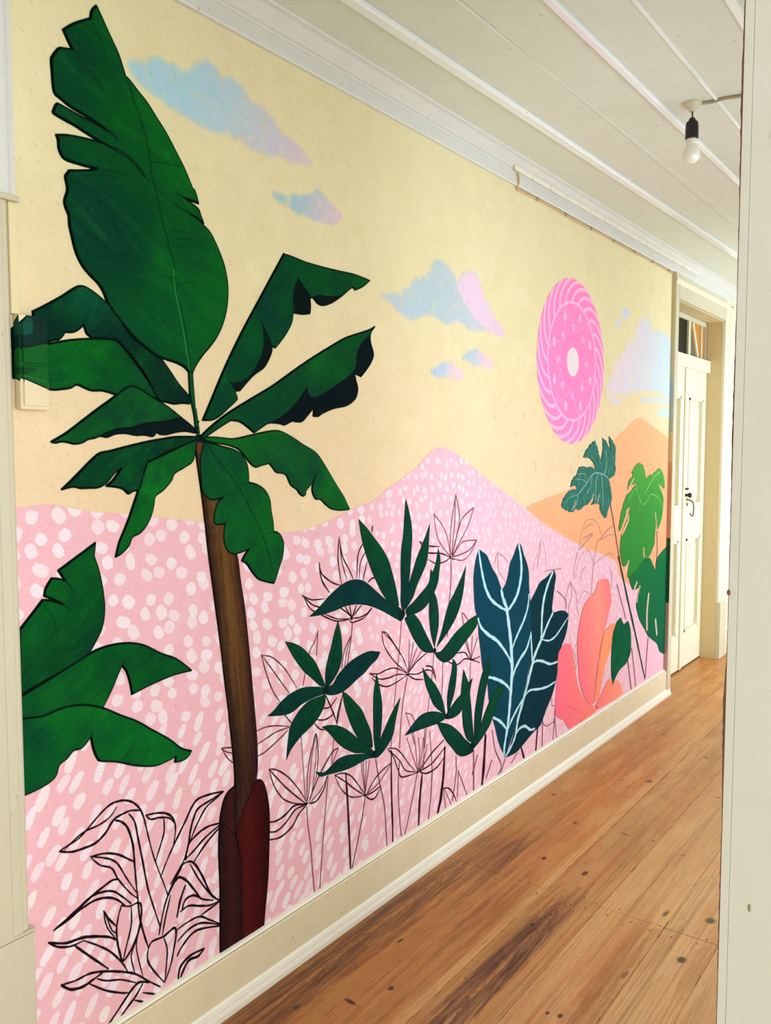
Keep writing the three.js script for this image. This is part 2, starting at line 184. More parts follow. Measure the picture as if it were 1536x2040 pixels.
  trunk: '1548,1619c 1546,1590 1559,1510 1571,1432 1583,1329 1595,1249 1607,1171 1617,1106 1628,1034 1638,954 1649,879 1657,812 1666,737 1672,662 1668,590 1673,493c 1677,517 1697,550 1723,586 1757,630c 1763,671 1762,747 1755,824 1746,908 1735,1013 1726,1088 1717,1155 1703,1229 1690,1305 1649,1410 1609,1516 1575,1617c',
  trunkR: '1765,628 1786,615 1799,584 1809,534 1811,483 1809,426 1805,350 1800,297 1786,202 1778,136c 1691,136c 1690,344 1689,415 1681,460 1673,493 1680,520 1697,550 1723,586 1747,620',
};
const BRUSH_LINES = [
  ['vein', 14.8, '3060,1189 3079,1124 3101,1064 3128,1012 3173,964 3240,927 3298,902'],
  ['vein', 23.4, '3261,994 3279,954 3309,911 3328,852 3348,776 3361,706 3369,631 3364,563 3354,492 3344,426 3327,356 3305,294 3300,250'],
  ['vein', 19.5, '3422,1177 3442,1119 3450,1061 3439,1006 3410,953 3368,919 3327,897'],
  ['vein', 14.2, '3529,937 3517,880 3481,828 3432,784 3396,750 3373,721'],
  ['vein', 14.1, '3061,900 3088,859 3153,816 3220,782 3278,738 3338,682 3363,643'],
  ['vein', 15.7, '3547,741 3510,689 3448,655 3399,618 3376,583'],
  ['vein', 12.8, '3144,637 3201,619 3270,590 3329,554 3360,519'],
  ['vein', 12.9, '3478,462 3416,425 3368,391 3339,364'],
  ['vein', 12.3, '3193,450 3250,421 3297,387 3327,356'],
  ['vein', 19.2, '3782,1012 3728,958 3688,897 3670,827 3666,744 3660,709'],
  ['vein', 20.0, '3786,810 3734,769 3680,717 3628,673 3589,633 3570,601 3539,548 3502,486 3466,430 3430,375 3413,321 3383,283 3318,242'],
  ['vein', 9.7, '3967,762 3893,724 3821,692 3750,684 3674,703'],
  ['vein', 12.7, '3553,758 3561,697 3569,636 3570,607'],
  ['vein', 12.1, '3855,561 3768,566 3684,596 3616,612 3577,605'],
  ['vein', 10.7, '3829,466 3743,461 3647,470 3554,486 3503,474'],
  ['vein', 12.1, '3605,290 3559,297 3506,328 3456,333 3419,320'],
  ['mono', 5.8, '4060,1372 4177,1429 4240,1468 4306,1481 4403,1469 4474,1447'],
  ['mono', 5.7, '4240,1468 4230,1412 4179,1378'],
  ['mono', 2.6, '4177,1434 4113,1450 4026,1453'],
  ['mono', 6.8, '4403,1469 4443,1511 4438,1596'],
  ['mono', 6.7, '4320,1476 4296,1409 4299,1336'],
  ['mono', 6.8, '4375,1470 4392,1406 4410,1305'],
  ['mono', 2.9, '4054,1372 3969,1366 3912,1340'],
  ['mono', 5.0, '4066,1367 4055,1333 4008,1305'],
  ['fern', 4.2, '5015,1280 4979,1311 4925,1372 4876,1368 4798,1314'],
  ['fern', 4.2, '5024,1277 5084,1283 5152,1322 5206,1332 5319,1302 5399,1249'],
  ['fern', 5.9, '5063,1337 5148,1394 5253,1445 5345,1468'],
  ['slit', 20.4, '4770,1253 4796,1212 4759,1169 4699,1128'],
  ['slit', 10.3, '4872,1437 4825,1404 4794,1388'],
  ['slit', 11.7, '5332,1382 5372,1350 5413,1323'],
  ['slit2', 25.7, '4811,953 4789,915 4767,895'],
  ['slit2', 25.6, '5174,714 5160,661 5150,589 5156,502'],
  ['slit2', 24.3, '5315,532 5328,486 5344,439'],
  ['slit2', 17.7, '4959,815 4919,784 4909,756'],
  ['slit2', 19.7, '5012,784 4980,741 4966,701'],
  ['slit', 15.3, '5070,1009 5068,986 5079,961'],
  ['stemg', 20.9, '4652,999 4728,877 4833,703 4943,527 5057,337 5145,193'],
  ['stemt', 10.5, '4510,1316 4575,1187 4642,1043 4693,948'],
  ['stemt', 13.0, '5183,436 5164,316 5145,196'],
  ['stemt', 11.1, '5270,1200 5304,1106 5322,980 5310,882'],
  ['stemt', 8.4, '4638,843 4704,750 4790,622'],
  ['stemt', 12.9, '4837,363 4865,287 4904,183'],
  ['stemt', 10.5, '4898,428 4938,319 4980,184'],
  ['ghost', 6.1, '4288,992 4312,1053 4337,1108 4391,1125 4460,1157 4560,1182'],
  ['ghost', 3.4, '4102,1098 4124,1167 4173,1230 4250,1238 4318,1220 4375,1174 4405,1124'],
  ['ghost', 3.5, '4155,1190 4225,1211 4278,1207'],
  ['ghost', 6.2, '4151,1145 4274,1161 4177,1122 4090,1089'],
  ['ghost', 3.5, '4391,1120 4504,1135 4608,1129'],
  ['ghost', 7.4, '4034,949 4043,1018 4078,1080'],
  ['ghost', 3.9, '4058,946 4080,1014 4129,1060 4198,1079 4259,1053 4288,992'],
  ['ghost', 3.5, '4288,992 4396,1018 4524,1032 4584,1010'],
  ['ghost', 8.2, '4268,842 4278,919 4288,992'],
  ['ghost', 6.5, '4121,938 4145,977 4176,994'],
  ['ghost', 8.5, '4528,944 4560,896 4548,837'],
  ['ghost', 6.1, '3998,934 4036,899 4074,859 4076,808 4103,753'],
  ['ghost', 7.3, '3998,934 4012,872 3978,812 3980,772'],
  ['ghost', 3.8, '4088,816 4137,855 4188,864 4255,839'],
  ['ghost', 5.0, '3846,910 3917,871 3942,837 3943,797'],
  ['ghost', 3.0, '3996,664 4036,581 4084,612'],
  ['ghost', 3.0, '3564,1049 3614,1119 3653,1181 3695,1124 3711,1044'],
  ['ghost', 6.6, '3653,1169 3628,1100 3616,1055'],
  ['ghost', 4.9, '3698,1028 3782,1024 3883,1019'],
  ['ghost', 4.4, '3224,1160 3270,1142 3328,1108'],
  ['ghost', 5.2, '3224,1157 3197,1117'],
  ['ghost', 4.9, '3230,1151 3237,1085 3295,1029'],
  ['ghost', 6.1, '3835,913 3903,879 3949,841 3943,804'],
  ['ghost', 7.6, '3991,937 3947,879 3942,817'],
  ['ghost', 6.9, '4077,470 4081,520 4048,573'],
  ['hair', 6.5, '4143,715 4147,611 4139,509'],
  ['line', 3.1, '1967,1148 2012,1128 2073,1123'],
  ['line', 3.3, '1967,1148 2017,1111 2079,1090'],
  ['line', 3.3, '1976,1140 2005,1101 2060,1072 2123,1044 2175,1036 2215,1040'],
  ['line', 3.7, '2049,1242 2061,1205 2111,1171 2156,1155'],
  ['line', 4.4, '2049,1238 2061,1185 2098,1140'],
  ['line', 3.9, '2150,1314 2143,1257 2149,1207 2162,1156'],
  ['line', 3.5, '2150,1306 2169,1246 2202,1201 2222,1170'],
  ['line', 3.1, '2153,1297 2163,1235 2189,1169'],
  ['line', 4.1, '2278,1282 2250,1247 2243,1171'],
  ['line', 3.4, '2299,1259 2264,1220 2256,1165'],
  ['line', 3.5, '2299,1216 2277,1159'],
  ['line', 4.3, '2331,1338 2327,1317'],
  ['line', 3.6, '2215,1040 2188,1061 2142,1088'],
  ['line', 3.1, '2215,1040 2175,1086'],
  ['line', 3.8, '2215,1040 2202,1084'],
  ['line', 4.0, '2215,1040 2242,1078'],
  ['line', 3.5, '2215,1040 2270,1074'],
  ['line', 3.9, '2305,1147 2327,1157 2356,1158'],
  ['line', 3.4, '2327,1057 2298,1040 2256,1033 2215,1038'],
  ['line', 2.8, '2060,1080 2136,1048 2201,1038'],
  ['line', 3.3, '2327,1053 2284,1029 2242,1023 2215,1023 2198,1036'],
  ['stemt', 4.1, '2218,1022 2208,956 2187,875 2154,756 2134,698'],
  ['thin', 4.7, '2880,1424 2852,1336 2839,1263 2840,1184'],
  ['thin', 4.8, '2880,1419 2909,1333 2891,1269 2854,1188'],
  ['thin', 4.7, '2875,1404 2871,1310 2849,1188'],
  ['thin', 3.8, '2720,1356 2734,1296 2761,1245 2835,1185'],
  ['thin', 3.8, '2720,1356 2788,1301 2825,1240 2840,1184'],
  ['thin', 4.2, '3018,1364 2939,1331 2900,1283 2854,1188'],
  ['thin', 4.2, '3018,1362 2979,1298 2911,1233 2854,1183'],
  ['thin', 3.5, '3046,1229 2970,1233 2920,1227 2859,1182'],
  ['thin', 4.2, '3046,1229 2990,1195 2911,1182 2854,1180'],
  ['thin', 3.7, '3046,1229 2990,1175 2931,1158 2854,1173'],
  ['line', 3.8, '2622,1260 2682,1238 2761,1228'],
  ['line', 4.0, '2622,1260 2673,1215 2771,1201 2835,1180'],
  ['line', 3.4, '2682,1186 2735,1166 2798,1166 2835,1175 2864,1167'],
  ['stemt', 5.7, '2845,1166 2846,1089 2832,992 2820,869'],
  ['line', 3.4, '2385,962 2416,950 2469,895 2517,840 2550,782'],
  ['line', 3.4, '2385,962 2400,908 2462,841 2542,783'],
  ['line', 2.7, '2393,958 2446,917 2501,857'],
  ['thin', 4.1, '2550,782 2557,902'],
  ['thin', 4.2, '2550,782 2570,843 2582,888'],
  ['thin', 4.1, '2550,782 2582,827 2607,864'],
  ['thin', 3.7, '2550,782 2641,848'],
  ['line', 3.9, '2550,782 2608,812 2676,832'],
  ['line', 3.5, '2312,830 2363,817 2416,821 2470,815 2542,781'],
  ['line', 3.5, '2312,830 2371,797 2431,789 2478,790 2542,776'],
  ['line', 3.6, '2327,811 2363,781 2416,760 2470,762 2542,774'],
  ['line', 3.7, '2550,777 2608,764 2668,766 2712,752 2739,712'],
  ['line', 3.7, '2550,772 2591,749 2651,734'],
  ['line', 4.6, '2668,783 2712,767 2739,722'],
  ['stemt', 5.0, '2542,765 2518,691 2502,601 2494,515'],
  ['stemt', 4.0, '2505,978 2489,859 2470,748 2454,637 2439,531'],
  ['stemt', 4.5, '2724,823 2712,742 2678,580 2661,467'],
  ['stemt', 4.7, '2788,771 2785,677 2776,604'],
  ['thin', 4.9, '3007,742 2975,816 2934,941 2984,902'],
  ['thin', 5.2, '3007,742 3016,835'],
  ['thin', 5.1, '3007,742 3057,822'],
  ['thin', 4.1, '3007,742 2955,830'],
  ['line', 4.1, '2897,787 2956,778 3007,740 3080,738'],
  ['line', 4.0, '2821,769 2897,741 2956,752 3017,735 3080,712'],
  ['stemt', 5.2, '3002,728 2998,655'],
  ['thin', 3.7, '2041,1023 2022,990 1998,959 1968,865'],
  ['thin', 3.7, '2040,1019 2034,948'],
  ['thin', 4.1, '2208,977 2174,933 2161,881'],
  ['thin', 3.4, '2208,973 2181,906 2167,795'],
  ['line', 4.2, '2077,808 2108,755 2134,702'],
  ['line', 4.8, '2160,780 2140,734 2134,702'],
  ['line', 3.5, '2058,769 2095,764 2115,774 2134,786'],
  ['line', 3.6, '2033,739 2070,729 2101,732 2121,739'],
  ['line', 3.2, '2020,732 2045,707 2070,696'],
  ['line', 3.1, '1813,645 1846,633 1895,596 1941,545 1979,492'],
  ['line', 3.5, '1813,645 1873,579 1923,531 1976,485'],
  ['line', 3.1, '1813,643 1834,588 1872,536 1923,503 1982,481'],
  ['line', 3.2, '1982,487 1989,591 2014,665 2029,693 2038,637 2031,565 2000,493'],
  ['thin', 3.2, '2029,689 2007,626 1994,528 1985,490'],
  ['thin', 3.2, '2032,680 2025,600 2006,503'],
  ['line', 3.9, '1991,484 2043,553 2107,609 2140,616'],
  ['thin', 3.9, '2140,616 2107,567 2056,508 2006,483'],
  ['line', 4.3, '1994,479 2030,475 2068,504 2081,537'],
  ['line', 4.8, '1976,483 1923,495 1883,481 1844,476 1811,483'],
  ['line', 4.4, '1976,479 1929,481 1882,454 1843,444 1811,453'],
  ['line', 4.7, '1976,475 1946,463 1911,432 1860,419 1810,429'],
  ['stemt', 4.0, '1982,471 1987,408 1999,342 2007,260 2018,164'],
  ['stemt', 3.9, '2087,535 2077,459 2064,359 2050,242 2042,167'],
  ['stemt', 2.9, '1957,712 1965,618 1976,493'],
  ['stemt', 3.3, '2117,652 2107,575'],
  ['line', 7.3, '2179,519 2189,421 2198,287 2205,163'],
  ['stemt', 5.3, '2286,397 2268,328 2240,249 2208,165'],
  ['line', 2.4, '1786,996 1828,982 1871,949 1905,911 1938,864'],
  ['line', 2.5, '1786,996 1833,941 1871,895 1904,856'],
  ['line', 2.8, '1786,994 1806,936 1832,880 1865,835'],
  ['line', 2.6, '1854,837 1886,790 1920,754'],
  ['line', 2.5, '1898,854 1920,797'],
  ['line', 2.3, '1903,751 1847,769 1799,777 1762,775'],
  ['line', 2.6, '1903,749 1847,750 1798,741 1764,735'],
  ['line', 2.9, '1897,741 1847,720 1798,703 1766,699'],
  ['line', 2.5, '1623,764 1666,754'],
  ['line', 2.0, '1623,764 1642,748 1666,737'],
  ['line', 2.2, '1623,764 1646,729 1668,708'],
  ['line', 3.3, '2123,530 2166,523 2213,496 2261,441 2286,410'],
  ['line', 3.4, '2123,530 2179,489 2233,445 2283,409'],
  ['line', 2.9, '2123,528 2152,476 2199,433 2240,417 2286,408'],
  ['thin', 3.3, '2286,410 2262,542'],
  ['thin', 3.5, '2286,410 2276,533'],
  ['thin', 3.6, '2286,410 2294,528'],
  ['thin', 3.8, '2286,410 2312,522'],
  ['line', 4.0, '2297,411 2341,446 2393,466 2439,475'],
  ['thin', 4.0, '2297,409 2370,428 2439,471'],
  ['line', 3.7, '2286,406 2333,404 2378,412'],
  ['line', 4.1, '2286,406 2319,382 2348,381 2378,407'],
  ['stemt', 4.9, '2348,516 2370,428 2401,322 2416,163'],
  ['line', 7.0, '2443,520 2443,381 2451,239 2451,164'],
  ['stemt', 4.7, '2494,468 2486,367 2499,221 2511,169'],
  ['stemt', 5.4, '2610,380 2568,268 2523,165'],
  ['line', 9.8, '2644,369 2628,272 2620,163'],
  ['stemt', 6.5, '2715,362 2706,270 2685,163'],
  ['line', 10.9, '2797,316 2780,231 2752,169'],
  ['line', 3.4, '2420,534 2470,519 2510,487 2551,441 2593,400'],
  ['line', 3.3, '2431,524 2494,468 2535,418 2614,389'],
  ['line', 4.0, '2486,442 2498,410 2527,397 2610,387'],
  ['line', 3.5, '2420,531 2455,494 2494,416'],
  ['thin', 3.4, '2614,393 2576,467 2542,539'],
  ['thin', 3.9, '2614,393 2601,475 2584,551'],
  ['thin', 4.3, '2618,392 2627,457 2618,518'],
  ['thin', 4.5, '2618,392 2644,452 2652,508'],
  ['thin', 4.6, '2623,391 2661,433 2678,477'],
  ['line', 5.2, '2627,389 2705,430 2796,459'],
  ['line', 4.7, '2627,387 2714,392 2802,427'],
  ['line', 4.7, '2627,385 2679,363 2751,366 2802,391'],
  ['thin', 3.3, '2534,635 2575,615 2600,571'],
  ['thin', 3.5, '2534,635 2559,582 2592,501'],
  ['thin', 4.4, '2660,540 2653,386'],
  ['thin', 4.3, '2696,521 2715,367'],
  ['line', 4.3, '2788,266 2836,253 2874,215 2904,168'],
  ['thin', 4.3, '2798,260 2818,167'],
  ['thin', 3.4, '2807,257 2865,166'],
  ['line', 11.7, '2806,426 2797,322 2779,241 2752,169'],
  ['line', 15.7, '3134,386 3120,248 3105,171'],
  ['stemt', 6.1, '2892,365 2893,292 2865,192'],
  ['thin', 5.1, '2912,301 2904,194'],
  ['thin', 4.5, '2913,296 2984,173'],
  ['stemt', 8.3, '3033,350 3036,166'],
  ['thin', 6.6, '3065,319 3024,251'],
  ['thin', 6.9, '3191,260 3143,197'],
  ['stemt', 6.3, '3194,392 3219,302 3278,211 3244,176'],
  ['stemt', 7.2, '3312,229 3267,169'],
  ['thin', 5.0, '3434,222 3373,194'],
  ['line', 11.9, '3471,235 3504,172'],
  ['line', 11.2, '3639,290 3622,173'],
  ['stemt', 8.3, '3693,307 3692,178'],
  ['thin', 3.6, '3719,337 3693,301 3736,268 3821,267'],
  ['stemt', 7.1, '3832,324 3823,253 3814,176'],
  ['stemt', 6.5, '3833,279 3854,175'],
  ['stemt', 3.9, '3790,394 3797,353 3825,348'],
  ['leafline', 3.3, '1349,2475 1366,2437 1384,2398 1398,2364 1410,2316 1415,2278 1430,2230 1440,2187 1459,2135'],
  ['leafline', 3.4, '1459,2135 1466,2108 1480,2076 1484,2055'],
  ['leaflight', 5.1, '1479,2054 1486,1992 1500,1940 1509,1899 1519,1852 1526,1807'],
  ['leafline', 2.6, '1483,2039 1490,1993 1506,1940 1516,1900 1525,1852 1530,1807'],
  ['leafline', 1.6, '1475,2129 1525,2139 1576,2145'],
  ['leafline', 1.6, '1484,2152 1517,2158'],
  ['leafline', 1.9, '1416,2306 1455,2313 1508,2318'],
  ['leafline', 1.2, '1416,2313 1475,2322'],
  ['leafline', 1.3, '1479,2111 1533,2119'],
  ['leafline', 1.2, '1489,2018 1552,2036'],
  ['leafline', 1.3, '1449,2033 1477,2032'],
  ['leafline', 5.0, '1494,2247 1518,2243'],
  ['leafline', 4.4, '1489,2218 1514,2212 1539,2206'],
  ['leafline', 2.1, '1249,2245 1297,2252 1340,2253'],
  ['leafline', 1.4, '1215,2221 1269,2236 1325,2243'],
  ['leafline', 7.5, '1296,2342 1306,2337 1315,2330'],
  ['leafline', 9.6, '1311,2305 1341,2300 1370,2285 1392,2266'],
  ['leafline', 2.4, '1254,2572 1271,2547 1287,2525'],
  ['leafline', 2.3, '1206,2495 1228,2473 1261,2448 1281,2427'],
  ['leafline', 3.1, '1583,1611 1619,1570 1665,1528 1712,1474 1761,1400 1796,1339 1821,1277 1834,1235'],
  ['leafline', 2.8, '2033,1520 2039,1528 2063,1526'],
  ['leafline', 1.9, '1640,1466 1664,1479'],
  ['leafline', 2.2, '1737,1313 1760,1331'],
  ['leafline', 1.8, '1740,1504 1712,1499'],
  ['leafline', 1.9, '1841,1355 1812,1352'],
  ['leafline', 2.6, '1308,1551 1323,1563'],
  ['leafline', 3.0, '1147,1294 1165,1271'],
  ['leafline', 2.9, '1138,1242 1157,1225'],
  ['leafline', 3.1, '1297,1066 1301,1075'],
  ['leafline', 2.9, '1204,913 1209,929'],
  ['leafline', 1.9, '1278,829 1301,837 1324,853'],
  ['leafline', 1.2, '1087,1252 1114,1208 1122,1160'],
  ['leafline', 2.2, '1906,1004 1963,954 2022,898 2064,844'],
  ['leafline', 3.3, '2142,1018 2122,935 2083,844'],
  ['leafline', 2.6, '2356,889 2235,861 2108,817'],
  ['leafline', 2.2, '1826,808 1932,818 2064,825'],
  ['leafline', 2.9, '1896,662 1960,740 2070,805'],
  ['leafline', 2.7, '2174,785 2255,684 2323,568'],
  ['leafline', 3.7, '2354,805 2359,679 2345,558'],
  ['leafline', 3.8, '2494,692 2416,597 2344,531'],
  ['leafline', 2.1, '2076,701 2186,629 2326,549'],
  ['trunkline', 3.1, '1617,550 1643,526 1672,489 1681,452 1688,416'],
  ['coral', 7.1, '4380,471 4344,360 4315,237'],
  ['coral', 5.6, '4512,689 4418,562 4368,436'],
  ['coral', 5.1, '4343,219 4393,188'],
  ['coral', 4.3, '4229,204 4114,171'],
  ['coral', 2.1, '3973,310 4111,245 4189,214'],
  ['agave', 3.3, '1114,665 1131,670 1166,677 1203,700 1231,718 1259,729 1293,726 1322,711 1344,685 1356,653 1365,615 1384,543 1414,460 1427,423'],
  ['agave', 4.1, '1114,665 1144,652 1174,648 1210,648 1239,662 1263,686 1287,692 1316,692 1346,682'],
  ['agave', 2.9, '1127,664 1175,686 1221,689 1254,698 1273,716'],
  ['agave', 4.0, '1268,684 1287,673 1305,650 1319,602 1323,550 1327,497 1331,452'],
  ['agave', 3.6, '1309,686 1326,659 1335,614 1348,548 1362,473 1381,408 1399,352'],
  ['agave', 3.7, '1361,664 1398,657 1429,644 1448,624 1456,595 1449,553'],
  ['agave', 3.2, '1361,664 1376,648 1402,643 1434,631 1450,614'],
  ['agave', 3.4, '1418,635 1418,600 1406,569 1389,532'],
  ['agave', 4.3, '1629,638 1583,646 1536,648 1513,633 1489,601 1455,559 1427,521 1404,482'],
  ['agave', 4.5, '1626,636 1577,629 1535,621 1518,599 1506,567 1499,533 1481,495 1436,451'],
  ['agave', 3.8, '1614,631 1565,615 1529,577 1505,540'],
  ['agave', 4.2, '1612,552 1570,558 1534,552 1499,533 1490,496'],
  ['agave', 4.2, '1612,547 1557,530 1516,509 1487,497'],
  ['agave', 4.5, '1612,540 1563,514 1515,477'],
  ['agave', 3.4, '1196,620 1237,612 1275,594 1308,568 1323,556'],
  ['agave', 2.9, '1196,620 1228,605 1255,589 1274,569 1297,526 1326,476'],
  ['agave', 2.9, '1198,616 1223,588 1255,567 1273,532 1306,484 1331,457'],
  ['agave', 4.4, '1094,484 1135,498 1179,515 1216,527 1254,536 1273,532'],
  ['agave', 3.4, '1094,484 1148,496 1189,519 1225,519 1258,507 1286,480 1310,453'],
  ['agave', 3.8, '1104,487 1170,503 1207,507 1244,497 1272,478 1291,455'],
  ['agave', 3.9, '1281,461 1271,436 1265,405 1267,371 1273,342 1282,316 1308,334 1329,367 1340,405 1340,435 1330,446 1305,448 1281,461'],
  ['agave', 3.2, '1310,444 1309,397 1293,349 1282,316'],
  ['agave', 3.6, '1229,470 1242,445 1265,414'],
  ['agave', 2.4, '1229,470 1237,427 1260,387'],
  ['agave', 2.3, '1233,462 1251,412 1265,397'],
  ['agave', 4.5, '1080,461 1124,439 1168,431 1204,417 1241,398 1264,380'],
  ['agave', 3.3, '1080,461 1103,440 1137,425 1172,422'],
  ['agave', 3.1, '1172,422 1213,389 1249,354 1282,308 1294,283'],
  ['agave', 3.7, '1146,423 1185,378 1239,317'],
  ['agave', 3.7, '1109,344 1148,335 1183,333 1220,320 1267,296 1316,265 1356,226 1397,187'],
  ['agave', 4.5, '1109,344 1134,320 1165,310 1192,312 1220,316'],
  ['agave', 2.9, '1206,309 1233,290 1276,270 1320,239'],
  ['agave', 3.2, '1183,309 1228,268 1275,236 1295,226'],
  ['agave', 4.6, '1225,168 1275,205 1305,227 1330,235 1361,219'],
  ['agave', 4.3, '1244,158 1294,190 1320,206 1340,226'],
  ['agave', 3.0, '1340,202 1381,176'],
  ['agave', 3.3, '1314,196 1355,166'],
  ['agave', 4.3, '1361,312 1374,323 1411,319 1444,326 1452,308 1443,268 1431,228 1411,193'],
  ['agave', 3.4, '1361,312 1357,283 1372,249 1408,195'],
  ['agave', 3.2, '1411,314 1421,278 1417,235 1411,193'],
  ['agave', 3.7, '1331,457 1335,407 1349,349 1361,312'],
  ['agave', 4.3, '1395,331 1413,394 1436,437 1458,455 1469,455 1491,436 1519,397 1542,364 1584,341'],
  ['agave', 4.1, '1470,486 1498,487 1521,470 1549,421 1572,370 1596,340 1611,331'],
  ['agave', 3.1, '1504,477 1537,417 1584,348'],
  ['agave', 5.7, '1427,423 1447,451 1475,484'],
  ['agave', 4.2, '1473,362 1485,385 1513,386 1542,364'],
  ['agave', 3.8, '1467,360 1496,364 1536,346 1572,332 1611,329'],
  ['agave', 4.0, '1541,318 1611,327'],
  ['agave', 3.5, '1455,316 1495,320 1535,316 1571,290 1610,260'],
  ['agave', 3.9, '1457,283 1494,298 1541,295 1610,258'],
  ['agave', 4.5, '1454,244 1476,265 1523,282 1610,255'],
  ['agave', 5.2, '1455,170 1464,207 1498,222 1548,218'],
  ['agave', 5.3, '1548,218 1527,207 1493,211 1469,186 1463,171'],
  ['agave', 5.0, '1486,425 1468,392 1456,352'],
  ['agave', 3.6, '1435,420 1418,369 1406,326'],
  ['agave', 2.6, '1323,348 1307,317 1316,269'],
  ['agave', 2.5, '1339,384 1323,335 1341,247'],
  ['slit3', 7.9, '4043,1343 4019,1319 4002,1301'],
  ['slit3', 9.1, '4271,1369 4259,1354 4246,1336'],
  ['slit3', 10.3, '4346,1361 4333,1335 4327,1319'],
  ['slit3', 3.5, '4062,1477 4111,1481 4162,1475'],
  ['slit', 17.6, '5269,1207 5288,1156 5299,1106'],
];
const HEARTS = [[2077, 824, 12.3], [2337, 538, 11.7], [2507, 1004, 16.5], [2728, 830, 9.8], [2818, 550, 10.1], [2214, 1036, 5.1], [2842, 1179, 4.5], [2549, 775, 5.6], [3006, 739, 4.7], [3017, 372, 13.9], [1559, 1627, 11.3], [1550, 1653, 4.3], [1556, 1670, 4.0], [1570, 1620, 6.7], [1980, 482, 5.7], [2286, 407, 4.9], [2614, 388, 5.3]];


// ---------- the mural: outlines in millimetres on the wall, painted on canvas ----------
const WALL_TOP = 2.725, BASE_TOP = 0.174;
function pointsOf(text) { return text.split(' ').map((t) => { const c = t.endsWith('c'); const [x, y] = (c ? t.slice(0, -1) : t).split(',').map(Number); return { x, y, c }; }); }
function smooth(pts, closed, steps = 7) {
  const out = [], n = pts.length, at = (i) => (closed ? pts[(i + n) % n] : pts[Math.max(0, Math.min(n - 1, i))]);
  for (let i = 0; i < (closed ? n : n - 1); i++) {
    const p1 = at(i), p2 = at(i + 1), p0 = p1.c ? p1 : at(i - 1), p3 = p2.c ? p2 : at(i + 2);
    for (let k = 0; k < steps; k++) {
      const t = k / steps, a = t * t * t, b = t * t, q = (f) => 0.5 * (2 * p1[f] + (p2[f] - p0[f]) * t + (2 * p0[f] - 5 * p1[f] + 4 * p2[f] - p3[f]) * b + (3 * p1[f] - p0[f] - 3 * p2[f] + p3[f]) * a);
      out.push([q('x'), q('y')]);
    }
  }
  if (!closed) out.push([at(n - 1).x, at(n - 1).y]);
  return out;
}
const SHAPE = {};
for (const [name, text] of Object.entries(OUTLINES)) SHAPE[name] = smooth(pointsOf(text), true, 6).map(([x, y]) => [Math.max(1000, Math.min(5530, x)), Math.max(100, Math.min(2760, y))]);
for (const k of ['m1', 'm2']) {                                                // ragged frond edges
  const p = SHAPE[k]; SHAPE[k] = p.map(([x, y], i) => { const a = p[(i + p.length - 1) % p.length], b = p[(i + 1) % p.length], l = Math.hypot(b[0] - a[0], b[1] - a[1]) || 1, d = between(-4, 4); return [x + (b[1] - a[1]) / l * d, y - (b[0] - a[0]) / l * d]; });
}
const LINES = BRUSH_LINES.map(([kind, width, text]) => ({ kind, width: width * ({ line: 1.25, thin: 1.25, stemt: 1.15, agave: 1.35 }[kind] ?? 1), pts: smooth(pointsOf(text), false, 8) }));

function bounds(pts) { let a = 1e9, b = -1e9, c = 1e9, d = -1e9; for (const [x, y] of pts) { a = Math.min(a, x); b = Math.max(b, x); c = Math.min(c, y); d = Math.max(d, y); } return [a, b, c, d]; }
const deep = (hex) => { const n = parseInt(hex.slice(1), 16); return '#' + [[n >> 16, 0.42], [(n >> 8) & 255, 0.86], [n & 255, 0.66]].map(([v, k]) => Math.round(v * k).toString(16).padStart(2, '0')).join(''); };
function trace(g, pts) { g.beginPath(); pts.forEach(([x, y], i) => (i ? g.lineTo(x, y) : g.moveTo(x, y))); g.closePath(); }
function rgba(hex, a = 1) { const n = parseInt(hex.slice(1), 16); return `rgba(${n >> 16},${(n >> 8) & 255},${n & 255},${a})`; }
